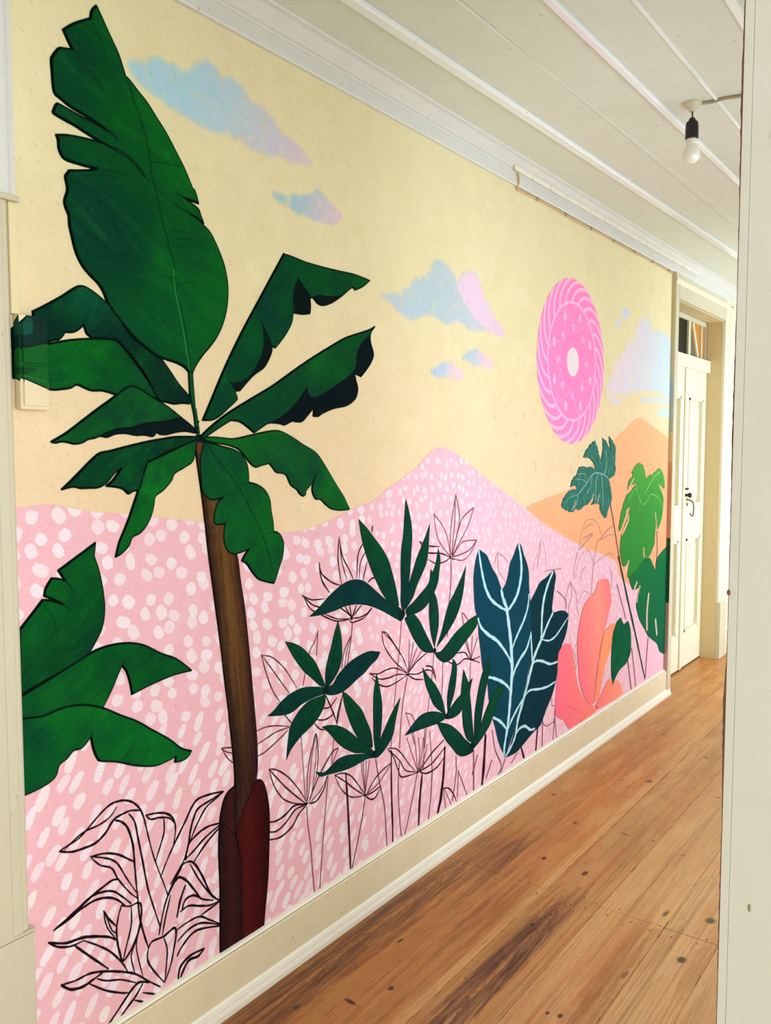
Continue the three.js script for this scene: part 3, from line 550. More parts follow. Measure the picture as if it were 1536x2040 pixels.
// one painted patch: base colour, a blend towards other paints along a direction, loose brush marks, an outline
function patch(g, pts, base, o = {}) {
  const [x0, x1, y0, y1] = bounds(pts), w = x1 - x0, h = y1 - y0;
  g.save(); trace(g, pts); g.clip();
  if (o.blend) {
    const [ang, ...cols] = o.blend, dx = Math.cos(rad(ang)), dy = Math.sin(rad(ang)), r = (Math.abs(dx) * w + Math.abs(dy) * h) / 2, cx = (x0 + x1) / 2, cy = (y0 + y1) / 2;
    const lg = g.createLinearGradient(cx - dx * r, cy - dy * r, cx + dx * r, cy + dy * r);
    cols.forEach((c, i) => lg.addColorStop(i / (cols.length - 1), c)); g.fillStyle = lg;
  } else g.fillStyle = base;
  g.fillRect(x0 - 5, y0 - 5, w + 10, h + 10);
  for (const [bx_, by_, r, col, a] of o.spots ?? []) {
    const cx = x0 + bx_ * w, cy = y0 + by_ * h, rr = r * Math.max(w, h), rg = g.createRadialGradient(cx, cy, 0, cx, cy, rr);
    rg.addColorStop(0, rgba(col, a)); rg.addColorStop(1, rgba(col, 0)); g.fillStyle = rg; g.fillRect(x0, y0, w, h);
  }
  if (o.mottle) for (let i = 0; i < 70; i++) {                               // patchy paint, wet into wet
    const px = between(x0, x1), py = between(y0, y1), rr = between(0.03, 0.13) * Math.max(w, h), rg = g.createRadialGradient(px, py, 0, px, py, rr), c = o.mottle[i % o.mottle.length], al = between(0.12, 0.34);
    rg.addColorStop(0, rgba(c, al)); rg.addColorStop(1, rgba(c, 0)); g.fillStyle = rg; g.fillRect(px - rr, py - rr, 2 * rr, 2 * rr);
  }
  const n = o.marks ?? 60, dir = rad(o.dir ?? 45);
  for (let i = 0; i < n; i++) {
    const px = between(x0, x1), py = between(y0, y1), l = between(0.05, 0.22) * Math.max(w, h), a = dir + between(-0.35, 0.35), s = between(0.6, 3.2);
    g.strokeStyle = rgba(rnd() < 0.5 ? (o.lo ?? '#00241c') : (o.hi ?? '#1f8038'), between(0.03, 0.1)); g.lineWidth = s * (o.markWidth ?? 6); g.lineCap = 'round';
    g.beginPath(); g.moveTo(px - Math.cos(a) * l / 2, py - Math.sin(a) * l / 2); g.quadraticCurveTo(px + between(-4, 4), py + between(-4, 4), px + Math.cos(a) * l / 2, py + Math.sin(a) * l / 2); g.stroke();
  }
  g.restore();
  if (o.edge) { trace(g, pts); g.strokeStyle = o.edge; g.lineWidth = o.edgeWidth ?? 5; g.lineJoin = 'round'; g.stroke(); }
}
const STYLE = {
  orangehill: ['#f2b083', { blend: [-80, '#f4bf8c', '#f2ac80', '#ee9872'], marks: 260, dir: 62, lo: '#ec9070', hi: '#fbd4a4', markWidth: 2.5 }],
  leaf2: ['#06332f', { spots: [[0.38, 0.97, 0.22, '#0f6450', 0.9], [0.85, 0.25, 0.4, '#06202c', 0.9], [0.05, 0.6, 0.15, '#0d5a48', 0.6]], edge: '#03120f', dir: 60 }],
  leaf3: ['#0c6228', { spots: [[0.25, 0.4, 0.4, '#117a30', 0.6], [0.85, 0.3, 0.3, '#0a4a38', 0.6]], edge: '#03140e', dir: 20 }],
  bigleaf: ['#06532a', { blend: [28, '#05443a', '#064a30', '#0a6428', '#085c24'], spots: [[0.3, 0.32, 0.2, '#063e40', 0.7], [0.15, 0.85, 0.1, '#063a38', 0.7], [0.78, 0.2, 0.28, '#0b7430', 0.7], [0.5, 0.8, 0.22, '#0a6e22', 0.6], [0.12, 0.5, 0.12, '#06423c', 0.6], [0.42, 0.12, 0.2, '#07603a', 0.5]], edge: '#03160f', edgeWidth: 6, marks: 200, dir: 150 }],
  leaf4: ['#1c5a30', { blend: [0, '#1a6a2a', '#175034', '#1c5a34', '#1f4a38'], edge: '#03140e', dir: 30 }],
  leaf4dark: ['#0c1c26', { marks: 10, lo: '#05090c', hi: '#162c36', edge: '#05100f', edgeWidth: 4 }],
  leaf5: ['#07432e', { blend: [20, '#063a2c', '#074a34', '#063626'], edge: '#03110d', dir: 30 }],
  leaf6: ['#177030', { blend: [90, '#0f5a2a', '#1a7a2c', '#17602f'], edge: '#04180f', dir: 60 }],
  leaf7: ['#05452c', { blend: [50, '#075032', '#05463a', '#04502a'], edge: '#03140e', dir: 60 }],
  leaf7darka: ['#06161a', { marks: 6, lo: '#03080a', hi: '#0d2c2a' }],
  leaf7darkb: ['#0b1620', { marks: 6, lo: '#03080a', hi: '#142c3a' }],
  leaf7darkc: ['#07181a', { marks: 8, lo: '#03080a', hi: '#0d3430' }],
  leaf8: ['#0b5232', { blend: [-60, '#0c5a28', '#0b4e34', '#0a3038'], spots: [[0.7, 0.7, 0.2, '#1a6a2a', 0.6]], edge: '#03120f', dir: 35 }],
  leaf8dark: ['#0a1422', { marks: 26, lo: '#04070c', hi: '#14403a', dir: 40 }],
  leaf9: ['#1d6a2c', { blend: [-50, '#1a7426', '#1e5c38', '#2a4e3c'], spots: [[0.95, 0.2, 0.25, '#1f8028', 0.8]], edge: '#0c1c12', edgeWidth: 4, dir: -40 }],
  leaf10: ['#0f5c32', { blend: [-60, '#14503c', '#0f6034', '#126a2c', '#0f5a34'], edge: '#07170f', edgeWidth: 5, dir: -60, marks: 90 }],
  bigstem: ['#0f5a34', { marks: 6, edge: '#05201a', edgeWidth: 3, dir: 90 }],
  lleaf1: ['#0b5c2a', { blend: [-60, '#0d6a28', '#0b5c2c', '#06382e'], edge: '#03140e', dir: 50 }],
  lleaf2: ['#0a5c2a', { blend: [15, '#0b5030', '#0d6a2a', '#0a4a2c'], edge: '#03140e', dir: 30 }],
  lleaf3: ['#0f7030', { blend: [20, '#0d5830', '#0f7430', '#148034'], edge: '#03140e', dir: 30 }],
  trunkL: ['#33181a', { blend: [0, '#220f12', '#3a1818', '#2a1214'], marks: 40, lo: '#180a0a', hi: '#4a201c', dir: 88, edge: '#1a0a0c', edgeWidth: 4 }],
  trunk: ['#5c3b20', { marks: 120, lo: '#2a160e', hi: '#7c5428', dir: 96, edge: '#20120e', edgeWidth: 4 }],
  trunkR: ['#471212', { blend: [0, '#3c1010', '#4c1414', '#3e0e0e', '#240808'], marks: 40, lo: '#2c0a0c', hi: '#6e2420', dir: 90, edge: '#220a0c', edgeWidth: 4 }],
  g1: ['#083c4a', { blend: [30, '#063840', '#093f50', '#083c4c'], lo: '#062e38', hi: '#0d4c5e', dir: 80 }],
  g2: ['#06303a', { blend: [-40, '#083a40', '#062e38', '#072e3e'], lo: '#04222a', hi: '#0a3c48', dir: 70 }],
  h1: ['#ff8478', { blend: [10, '#ff6c8c', '#ff7f7c', '#ff8f74'], lo: '#ff6a7c', hi: '#ffa488', dir: 80, marks: 30 }],
  h2: ['#ff8a80', { blend: [15, '#ff6c8c', '#ff8480', '#ff9686', '#ff7a80'], lo: '#ff6a80', hi: '#ffa890', dir: 80, marks: 30 }],
  h3: ['#ff9a70', { blend: [0, '#ff8a78', '#ffa070', '#ff9468'], lo: '#ff7a60', hi: '#ffb080', dir: 75, marks: 20 }],
  h4: ['#ff8a78', { blend: [0, '#ff7c84', '#ff9078', '#ff9c84'], lo: '#ff6a70', hi: '#ffa890', dir: 40, marks: 20 }],
  n1: ['#086c52', { lo: '#04402f', hi: '#0d6c58', dir: 60, edge: '#053c30', edgeWidth: 3 }],
  m1: ['#337263', { lo: '#1f5648', hi: '#6ab09a', dir: 70, marks: 90, edge: '#35705f', edgeWidth: 3 }],
  m2: ['#3f9238', { blend: [-90, '#58a444', '#3f923c', '#348a38', '#2f802c'], lo: '#1f6a34', hi: '#8ccc6c', dir: 80, marks: 240, markWidth: 4 }],
  m3: ['#12683e', { blend: [-70, '#1c7438', '#10643c', '#0a5a3e'], lo: '#0c5a40', hi: '#2c9460', dir: 80, marks: 60, edge: '#0f5c40', edgeWidth: 3 }],
};
const DARKPLANT = ['#074038', { blend: [70, '#063a3c', '#07443c', '#0a5034'], lo: '#042a28', hi: '#0f5e40', marks: 24, edge: '#04201e', edgeWidth: 2.5 }];
for (const k of ['a1', 'a2', 'b1', 'b2', 'b4', 'c2', 'd3', 'e1', 'f4']) STYLE[k] = [DARKPLANT[0], { ...DARKPLANT[1], blend: [70, '#06383c', '#084a3a', '#0c5a2c'] }];
for (const k of ['a3', 'c1']) STYLE[k] = [DARKPLANT[0], { ...DARKPLANT[1], blend: [20, '#073c3e', '#06384c', '#07363f'] }];
for (const k of ['a4', 'a5', 'b3', 'b5', 'c3', 'c4', 'c5', 'c6', 'd1', 'd2', 'e2', 'e3', 'e4', 'f1', 'f2', 'f3']) STYLE[k] = DARKPLANT;
for (const [k, v] of Object.entries(STYLE)) if (/leaf|bigstem|^[a-f]\d|n1/.test(k)) { const o = { ...v[1] }; if (o.blend) o.blend = [o.blend[0], ...o.blend.slice(1).map(deep)]; if (o.spots) o.spots = o.spots.map(([a, b, c, d, e]) => [a, b, c, deep(d), e]); if (!/dark|stem/.test(k)) o.mottle = /leaf/.test(k) ? ['#0a6a1c', '#032f2e', '#075818', '#04382a'] : ['#03282c', '#07483a', '#043432']; STYLE[k] = [deep(v[0]), o]; }
const INK = { vein: ['#b9dde4', 1], mono: ['#a8cfc0', 0.75], fern: ['#a4d47a', 0.75], slit: ['#f5b78e', 1], slit2: ['#e0bdb0', 1], slit3: ['#d9b598', 0.85], stemg: ['#243c30', 1], stemt: ['#5a2c36', 0.85], ghost: ['#a8787a', 0.85], hair: ['#c8668a', 0.3],
  line: ['#35121a', 1], thin: ['#6e3a46', 0.9], agave: ['#170c12', 1], leafline: ['#03231a', 0.75], leaflight: ['#2c8c3c', 0.6], trunkline: ['#1a0808', 0.9], coral: ['#d8503f', 0.8] };
function ink(g, line) {
  const [col, a] = INK[line.kind], p = line.pts, tap = ['line', 'agave', 'thin', 'leafline', 'vein', 'stemg'].includes(line.kind);
  g.strokeStyle = rgba(col, a); g.lineCap = 'round'; g.lineJoin = 'round';
  if (!tap || a < 1) { g.lineWidth = line.width; g.beginPath(); p.forEach(([x, y], i) => (i ? g.lineTo(x, y) : g.moveTo(x, y))); g.stroke(); return; }
  for (let i = 0; i < p.length - 1; i++) { const t = i / (p.length - 1); g.lineWidth = line.width * (0.72 + 0.4 * Math.sin(Math.PI * Math.min(1, t * 1.1)) + 0.12 * Math.sin(i * 0.9 + line.width)); g.beginPath(); g.moveTo(...p[i]); g.lineTo(...p[i + 1]); g.stroke(); }
}
function dabs(g) {                                                            // loose white brush dabs on the pink hill
  g.save(); trace(g, SHAPE.pinkhill); g.clip();
  let row = 0;
  for (let y = 120; y < 1560; y += 46, row++) for (let x = 980 + (row % 2) * 29; x < 5000; ) {
    const near = x < 2300, far = x > 3000, low = y < 930 - (x - 1100) * 0.12, k = near ? 1 : 0.72;
    const step = (low ? 62 : 60) * k, px = x + between(-14, 14), py = y + between(-15, 15);
    const l = (low ? between(36, 60) : between(29, 42)) * k, w = (low ? between(19, 26) : between(24, 31)) * k;
    const ang = low ? rad(between(42, 66)) : rad(between(95, 165));
    g.save(); g.translate(px, py); g.rotate(ang);
    g.fillStyle = rgba(rnd() < 0.7 ? '#f4eaf1' : '#f3ebea', (far ? 0.42 : near ? 0.85 : 0.66) * between(0.75, 1));
    g.beginPath(); g.moveTo(-l / 2, -w * 0.3); g.bezierCurveTo(-l * 0.45, -w * 0.62, l * 0.4, -w * 0.62, l / 2, -w * 0.2); g.bezierCurveTo(l * 0.56, w * 0.4, l * 0.2, w * 0.6, 0, w * 0.55); g.bezierCurveTo(-l * 0.4, w * 0.55, -l * 0.58, w * 0.3, -l / 2, -w * 0.3); g.fill();
    g.restore(); x += step * between(0.88, 1.12);
  }
  g.restore();
}
function cloud(g, pts, cols, ang, soft, alpha) {                              // dry-brushed: many small soft dabs kept inside the outline
  const [x0, x1, y0, y1] = bounds(pts), w = x1 - x0, h = y1 - y0, dx = Math.cos(rad(ang)), dy = Math.sin(rad(ang));
  const path = new Path2D(); pts.forEach(([x, y], i) => (i ? path.lineTo(x, y) : path.moveTo(x, y))); path.closePath();
  const mix = (t) => { const k = Math.max(0, Math.min(cols.length - 1.001, t * (cols.length - 1))), i = Math.floor(k), f = k - i, a = parseInt(cols[i].slice(1), 16), b = parseInt(cols[i + 1].slice(1), 16); return [16, 8, 0].map((s) => Math.round(((a >> s) & 255) * (1 - f) + ((b >> s) & 255) * f + between(-7, 7))).join(','); };
  const inside = canvasOf(1, 1).getContext('2d');
  const count = Math.min(5200, Math.max(260, Math.round(w * h / 38)));
  for (let i = 0; i < count; i++) {
    const px = between(x0, x1), py = between(y0, y1); if (!inside.isPointInPath(path, px, py)) continue;
    const t = 0.5 + ((px - (x0 + x1) / 2) * dx + (py - (y0 + y1) / 2) * dy) / (Math.abs(dx) * w + Math.abs(dy) * h), r = between(soft * 0.5, soft);
    const rg = g.createRadialGradient(px, py, 0, px, py, r), c = mix(t + between(-0.12, 0.12)); rg.addColorStop(0, `rgba(${c},${alpha})`); rg.addColorStop(1, `rgba(${c},0)`); g.fillStyle = rg; g.fillRect(px - r, py - r, 2 * r, 2 * r);
  }
}
const MED = { x: 3985, y: 2033, r: 402 };
function medallion(g) {
  const { x, y, r } = MED, P = '#ff8cc4', L = '#ffb9dc', D = '#fb84bc';
  g.fillStyle = P; g.beginPath(); g.arc(x, y, r, 0, 7); g.fill();
  g.save(); g.beginPath(); g.arc(x, y, r, 0, 7); g.clip();
  for (let i = 0; i < 240; i++) { g.strokeStyle = rgba(rnd() < 0.5 ? '#f97cb6' : '#ff9ccc', 0.18); g.lineWidth = between(4, 14); const px = between(x - r, x + r), py = between(y - r, y + r); g.beginPath(); g.moveTo(px, py); g.lineTo(px + between(-8, 8), py + between(-60, 60)); g.stroke(); }
  g.strokeStyle = L; g.lineCap = 'round';
  for (let i = 0; i < 24; i++) {                                              // the outer ring of curved spokes
    const a0 = i / 24 * Math.PI * 2 + 0.06; g.lineWidth = 17; g.beginPath();
    for (let k = 0; k <= 10; k++) { const t = k / 10, rr = 290 + (r + 8 - 290) * t, a = a0 - 0.42 * t * t - 0.12 * t; g[k ? 'lineTo' : 'moveTo'](x + Math.cos(a) * rr, y + Math.sin(a) * rr); } g.stroke();
  }
  g.lineWidth = 13; g.beginPath(); g.arc(x, y, 287, 0, 7); g.stroke();
  g.strokeStyle = rgba('#ffa6d2', 0.8); g.lineWidth = 6;
  for (let i = 0; i < 6; i++) { const a = i / 6 * Math.PI * 2 + 0.15; g.beginPath(); g.moveTo(x + Math.cos(a - 0.34) * 278, y + Math.sin(a - 0.34) * 278); g.lineTo(x + Math.cos(a + 0.18) * 150, y + Math.sin(a + 0.18) * 150); g.lineTo(x + Math.cos(a + 0.7) * 278, y + Math.sin(a + 0.7) * 278); g.stroke(); }
  for (let i = 0; i < 8; i++) { const a = (i + 0.5) / 8 * Math.PI * 2 + 0.05; g.fillStyle = L; g.beginPath(); g.ellipse(x + Math.cos(a) * 232, y + Math.sin(a) * 232, 23, 17, Math.PI / 2, 0, 7); g.fill(); }
  for (let i = 0; i < 8; i++) {                                               // wedges round the middle, points inwards
    const a = i / 8 * Math.PI * 2; g.fillStyle = rgba('#ffb0d8', 0.9); g.beginPath(); g.moveTo(x + Math.cos(a) * 140, y + Math.sin(a) * 140); g.lineTo(x + Math.cos(a + 0.13) * 186, y + Math.sin(a + 0.13) * 186); g.lineTo(x + Math.cos(a - 0.13) * 186, y + Math.sin(a - 0.13) * 186); g.closePath(); g.fill();
  }
  g.strokeStyle = D; g.lineWidth = 7; g.beginPath(); g.arc(x, y, 118, 0, 7); g.stroke();
  g.fillStyle = '#ecdcdc'; g.beginPath(); g.arc(x, y, 71, 0, 7); g.fill();
  g.restore();
}
const SKYPAINT = ['#e8deb0', '#e7d9ac', '#ebd2aa', '#eeccaa'];               // the painted sunset sky: yellow above, peach behind the hills
const CLOUDS = {
  cloud1: [['#acd2de', '#a8d0e0', '#b8d0dc', '#cfc8d2', '#dcc8d2'], -25, 24, 0.28], cloud2: [['#9cc6d4', '#98c2d4', '#b4c4d2', '#d0c2d0', '#e2c0d8'], -20, 18, 0.34], cloud3: [['#c0c8d6', '#b4ccd8', '#b4c8d4', '#bccad4', '#cfcad6', '#d8c8d6'], 8, 22, 0.28],
  cloud4: [['#b0c6de', '#b8c8e0', '#e4c6dc', '#ecc8dc'], 0, 16, 0.42], cloud5: [['#a8c2d6', '#b8c6da', '#e6c6da', '#ecc8dc'], 0, 16, 0.42], cloud6: [['#e9d3de', '#e6d4e0', '#d9d6e2', '#c8dae6', '#c4dcea'], -25, 34, 0.3],
  cloud7: [['#d9d8e2', '#d0d2e4'], 0, 22, 0.3], cloud8: [['#e0dade', '#d8d4dc'], 0, 18, 0.25], cloud9: [['#cbd8da', '#c6d8e2'], 0, 20, 0.2], cloud10: [['#c6dce0', '#c2dce4'], 0, 20, 0.24], cloud11: [['#e6dadf', '#dcd6e4'], 0, 20, 0.25],
};
const ORDER = ['leaf2', 'leaf3', 'bigleaf', 'bigstem', 'leaf4', 'leaf4dark', 'leaf5', 'leaf6', 'leaf7', 'leaf7darka', 'leaf7darkb', 'leaf7darkc', 'leaf8', 'leaf8dark', 'leaf9', 'trunkL', 'trunk', 'trunkR', 'leaf10', 'lleaf1', 'lleaf2', 'lleaf3'];
const PLANTS = ['a1', 'a2', 'a3', 'a4', 'a5', 'b1', 'b2', 'b3', 'b4', 'b5', 'd1', 'd2', 'c1', 'c2', 'c3', 'c4', 'c5', 'c6', 'd3', 'g1', 'g2', 'e1', 'e2', 'e3', 'e4', 'f1', 'f2', 'f3', 'f4', 'h1', 'h4', 'h3', 'h2', 'm1', 'm2', 'm3', 'n1'];
const drawn = (kinds) => LINES.filter((l) => kinds.includes(l.kind));
function paintMural(g, x0, x1) {
  seed = 4242;
  const lg = g.createLinearGradient(0, 2750, 0, 1000); SKYPAINT.forEach((c, i) => lg.addColorStop(i / (SKYPAINT.length - 1), c));
  g.fillStyle = lg; g.fillRect(x0, 0, x1 - x0, 2900);
  for (let i = 0; i < 2600; i++) { g.fillStyle = rgba(['#f2e6b8', '#dfd09c', '#f2dcc0', '#e0cca4'][i % 4], 0.10); g.beginPath(); g.ellipse(between(900, 5600), between(900, 2800), between(15, 90), between(10, 45), between(0, 3), 0, 7); g.fill(); }
  for (let i = 0; i < 60; i++) { g.fillStyle = rgba('#a89878', between(0.08, 0.2)); g.beginPath(); g.ellipse(between(3050, 4100), between(1250, 2000), between(3, 14), between(3, 20), 0, 0, 7); g.fill(); }   // old stains by the peak
  for (const [k, a] of Object.entries(CLOUDS)) cloud(g, SHAPE[k], ...a);
  cloud(g, SHAPE.cloudrose, ['#efcbe0', '#eecade', '#e9c6da'], 0, 16, 0.4);
  patch(g, SHAPE.orangehill, ...STYLE.orangehill);
  g.save(); trace(g, SHAPE.orangehill); g.clip(); for (let i = 0; i < 26; i++) { g.strokeStyle = rgba('#ee8460', 0.4); g.lineWidth = 3; g.beginPath(); const y = 1180 + i * 12, xa = 3360 + Math.abs(i - 8) * 12; g.moveTo(xa + 60, y + 90); g.quadraticCurveTo(xa + 250, y + 100, xa + 420, y + 40); g.stroke(); } g.restore();
  patch(g, SHAPE.pinkhill, '#efb9c6', { blend: [38, '#efb7bc', '#efbbc5', '#eebbcb', '#edbbcf'], marks: 900, lo: '#e8a8b2', hi: '#f4c8d4', markWidth: 9, dir: 60 });
  dabs(g);
  medallion(g);
  drawn(['ghost']).forEach((l) => ink(g, l));
  drawn(['stemt', 'thin', 'line']).forEach((l) => ink(g, l));
  for (const k of PLANTS) patch(g, SHAPE[k], ...STYLE[k]);
  drawn(['vein']).forEach((l) => ink(g, l)); for (const k of ['e1', 'e2', 'e3', 'e4', 'f1', 'f2', 'f3', 'f4', 'h1', 'h4', 'h3', 'h2']) patch(g, SHAPE[k], ...STYLE[k]);
  drawn(['mono', 'fern', 'slit', 'slit2', 'slit3', 'coral', 'stemg', 'hair']).forEach((l) => ink(g, l));
  for (let i = 0; i < 260; i++) { const s = SHAPE.m1, [a, b, c, d] = bounds(s); const px = between(a, b), py = between(c, d); g.save(); trace(g, s); g.clip(); g.strokeStyle = rgba('#c4e4d8', 0.3); g.lineWidth = 2.5; g.beginPath(); g.moveTo(px, py); g.lineTo(px + between(-25, 25), py - between(15, 60)); g.stroke(); g.restore(); }
  patch(g, SHAPE.n1, ...STYLE.n1);
  drawn(['agave']).forEach((l) => ink(g, l));
  for (const k of ORDER) patch(g, SHAPE[k], ...STYLE[k]);
  g.save(); trace(g, SHAPE.trunk); g.clip();                                  // painted bark: dark outline sides, ochre middle, plum low down
  for (let y = 480; y < 1580; y += 7) {
    const xs = SHAPE.trunk.filter((p) => Math.abs(p[1] - y) < 30).map((p) => p[0]); if (xs.length < 2) continue;
    const a = Math.min(...xs), b = Math.max(...xs), k = (y - 480) / 1100, lg2 = g.createLinearGradient(a, 0, b, 0), j = between(-0.03, 0.03);
    const t = Math.max(0, Math.min(1, (y - 620) / 420)), mixed = (p, q) => '#' + [16, 8, 0].map((h) => Math.round(((p >> h) & 255) * (1 - t) + ((q >> h) & 255) * t).toString(16).padStart(2, '0')).join('');
    [[0, mixed(0x150c0a, 0x1c110d)], [0.2, mixed(0x2a1a15, 0x49301c)], [0.48, mixed(0x3a2418, 0x6e4a24)], [0.75, mixed(0x301619, 0x54351f)], [1, mixed(0x140a0e, 0x24140f)]].forEach(([p, c]) => lg2.addColorStop(Math.max(0, Math.min(1, p > 0 && p < 1 ? p + j : p)), c));
    g.fillStyle = lg2; g.fillRect(a - 4, y, b - a + 8, 8);
  }
  for (let i = 0; i < 260; i++) { const y = between(500, 1560), xs = SHAPE.trunk.filter((p) => Math.abs(p[1] - y) < 30).map((p) => p[0]); if (xs.length < 2) continue; const x = between(Math.min(...xs), Math.max(...xs)); g.strokeStyle = rgba(i % 2 ? '#1e120e' : '#7a5024', 0.1); g.lineWidth = between(3, 9); g.beginPath(); g.moveTo(x - 8, y + between(30, 90)); g.lineTo(x + 8, y - between(30, 90)); g.stroke(); }
  g.restore(); trace(g, SHAPE.trunkL); g.strokeStyle = '#1a0a0c'; g.lineWidth = 3; g.stroke(); patch(g, SHAPE.trunkR, ...STYLE.trunkR); patch(g, SHAPE.leaf10, ...STYLE.leaf10);
  for (const [x, y, r] of HEARTS) { g.fillStyle = '#031f1e'; g.beginPath(); g.ellipse(x, y, r * 1.3, r, 0, 0, 7); g.fill(); }
  drawn(['leafline', 'leaflight', 'trunkline']).forEach((l) => ink(g, l));
  for (let i = 0; i < 26000; i++) { g.fillStyle = rgba(rnd() < 0.5 ? '#ffffff' : '#000000', 0.035); g.fillRect(between(x0, x1), between(100, 2780), between(2, 7), between(2, 7)); }   // plaster grain
}
function muralTile(x0, x1, y0, y1, px, py) {
  const c = canvasOf(px, py), g = c.getContext('2d'), sx = px / (x1 - x0), sy = py / (y1 - y0);
  g.setTransform(sx, 0, 0, -sy, -x0 * sx, y1 * sy); paintMural(g, x0, x1);
  const m = new THREE.MeshPhysicalMaterial({ map: textureOf(c), roughness: 0.9, specularIntensity: 0.12 });
  return { x0, x1, y0, y1, m };
}
const TILES = [muralTile(1000, 2560, 100, 2760, 1536, 2048), muralTile(1900, 5540, 100, 2760, 2048, 2048)];
const muralRoot = group('wall_mural'); muralRoot.userData.label = 'hand painted tropical mural covering the whole corridor wall above the baseboard'; muralRoot.userData.category = 'mural';
let layer = 1;
function cutout(name, pts, parent, label, tile) {
  const [a, b] = bounds(pts), T = tile ?? (b <= TILES[0].x1 ? TILES[0] : TILES[1]);
  const s = new THREE.Shape(pts.map(([x, y]) => new THREE.Vector2(x / 1000, y / 1000))), geo = new THREE.ShapeGeometry(s), p = geo.attributes.position, u = geo.attributes.uv;
  for (let i = 0; i < p.count; i++) u.setXY(i, (p.getX(i) * 1000 - T.x0) / (T.x1 - T.x0), (p.getY(i) * 1000 - T.y0) / (T.y1 - T.y0));
  const o = mesh(name, geo, T.m, parent); o.position.z = 0.0006 + (layer++) * 0.00006; if (label) o.userData.label = label; return o;
}
const SPLIT = 2300, rect = (a, b, c, d) => [[a, c], [b, c], [b, d], [a, d]];
cutout('painted_sky', rect(1000, SPLIT, 100, 2755), muralRoot, 'pale yellow painted sky', TILES[0]); cutout('painted_sky', rect(SPLIT, 5535, 100, 2755), muralRoot, 'peach and yellow painted sky', TILES[1]);
for (const k of Object.keys(CLOUDS)) { const [a, b, c, d] = bounds(SHAPE[k]), cx = (a + b) / 2, cy = (c + d) / 2; cutout('painted_cloud', SHAPE[k].map(([x, y]) => [Math.min(5533, cx + (x - cx) * 1.06), cy + (y - cy) * 1.06]), muralRoot, 'soft blue and pink painted cloud'); }
cutout('painted_orange_mountain', SHAPE.orangehill, muralRoot, 'orange painted mountain');
const hillTop = SHAPE.pinkhill.filter(([x, y]) => y > 300).sort((p, q) => p[0] - q[0]);
const hillHalf = (a, b) => [[a, 100], [b, 100], ...hillTop.filter(([x]) => x > a && x < b).reverse().reduce((l, p) => { if (!l.length || l[l.length - 1][0] - p[0] > 2) l.push(p); return l; }, [])];
{ const yAt = (x) => { for (let i = 0; i < hillTop.length - 1; i++) if (hillTop[i][0] <= x && hillTop[i + 1][0] >= x) return hillTop[i][1]; return hillTop[hillTop.length - 1][1]; };
  const h1 = hillHalf(1000, SPLIT), h2 = hillHalf(SPLIT, 5500); h1.splice(2, 0, [SPLIT, yAt(SPLIT)]); h1.push([1000, hillTop[0][1]]); h2.push([SPLIT, yAt(SPLIT)]);
  cutout('painted_pink_hill', h1, muralRoot, 'pink painted hill with white brush dabs', TILES[0]); cutout('painted_pink_hill', h2, muralRoot, 'pink painted hill peak with fainter white dabs', TILES[1]); }
cutout('painted_medallion', Array.from({ length: 72 }, (_, i) => [MED.x + MED.r * Math.cos(i / 36 * Math.PI), MED.y + MED.r * Math.sin(i / 36 * Math.PI)]), muralRoot, 'bright pink round sun medallion with spokes');
function painted(name, label, parts) { const g = group(name, muralRoot); g.userData.label = label; for (const [n, k] of parts) cutout(n, SHAPE[k], g); return g; }
function ribbons(lines) {                                                     // the brush lines of one drawn plant as flat strips of paint
  const pos = [], uv = [], T = TILES[1], T0 = TILES[0]; let all = true; for (const l of lines) for (const [x] of l.pts) if (x > T0.x1) all = false;
  const t = all ? T0 : T;
  for (const l of lines) for (let i = 0; i < l.pts.length - 1; i++) {
    const [ax, ay] = l.pts[i], [cx, cy] = l.pts[i + 1], d = Math.hypot(cx - ax, cy - ay) || 1, nx = -(cy - ay) / d * l.width / 2, ny = (cx - ax) / d * l.width / 2;
    for (const [x, y] of [[ax - nx, ay - ny], [cx - nx, cy - ny], [cx + nx, cy + ny], [ax - nx, ay - ny], [cx + nx, cy + ny], [ax + nx, ay + ny]]) { pos.push(x / 1000, Math.max(0.1, y / 1000), 0); uv.push((x - t.x0) / (t.x1 - t.x0), (y - t.y0) / (t.y1 - t.y0)); }
  }
  const g = new THREE.BufferGeometry(); g.setAttribute('position', new THREE.Float32BufferAttribute(pos, 3)); g.setAttribute('uv', new THREE.Float32BufferAttribute(uv, 2)); g.computeVertexNormals(); return [g, t.m];
}
{ const [g, m] = ribbons(drawn(['agave'])); const o = mesh('painted_agave_outline', g, m, muralRoot); o.position.z = 0.0006 + (layer++) * 0.00006; o.userData.label = 'black brush outline of an agave plant';
  const thinLines = drawn(['line', 'thin', 'stemt', 'ghost']), spans = [[0, 1780], [1780, 2080], [2080, 2400], [2400, 2850], [2850, 3500], [3500, 5600]];
  for (const [a, b] of spans) { const ls = thinLines.filter((l) => { const c = l.pts[l.pts.length >> 1][0]; return c >= a && c < b; }); if (!ls.length) continue; const [g2, m2] = ribbons(ls), o2 = mesh('painted_flower_outline', g2, m2, muralRoot); o2.position.z = 0.0006 + (layer++) * 0.00006; o2.userData.label = 'thin brown outline drawing of flowers and stems'; } }
painted('painted_leafy_plant', 'dark green five leaved plant', [['leaf', 'a1'], ['leaf', 'a2'], ['leaf', 'a3'], ['leaf', 'a4'], ['leaf', 'a5']]);
painted('painted_leafy_plant', 'dark green plant with fanned leaves', [['leaf', 'b1'], ['leaf', 'b2'], ['leaf', 'b3'], ['leaf', 'b4'], ['leaf', 'b5']]);
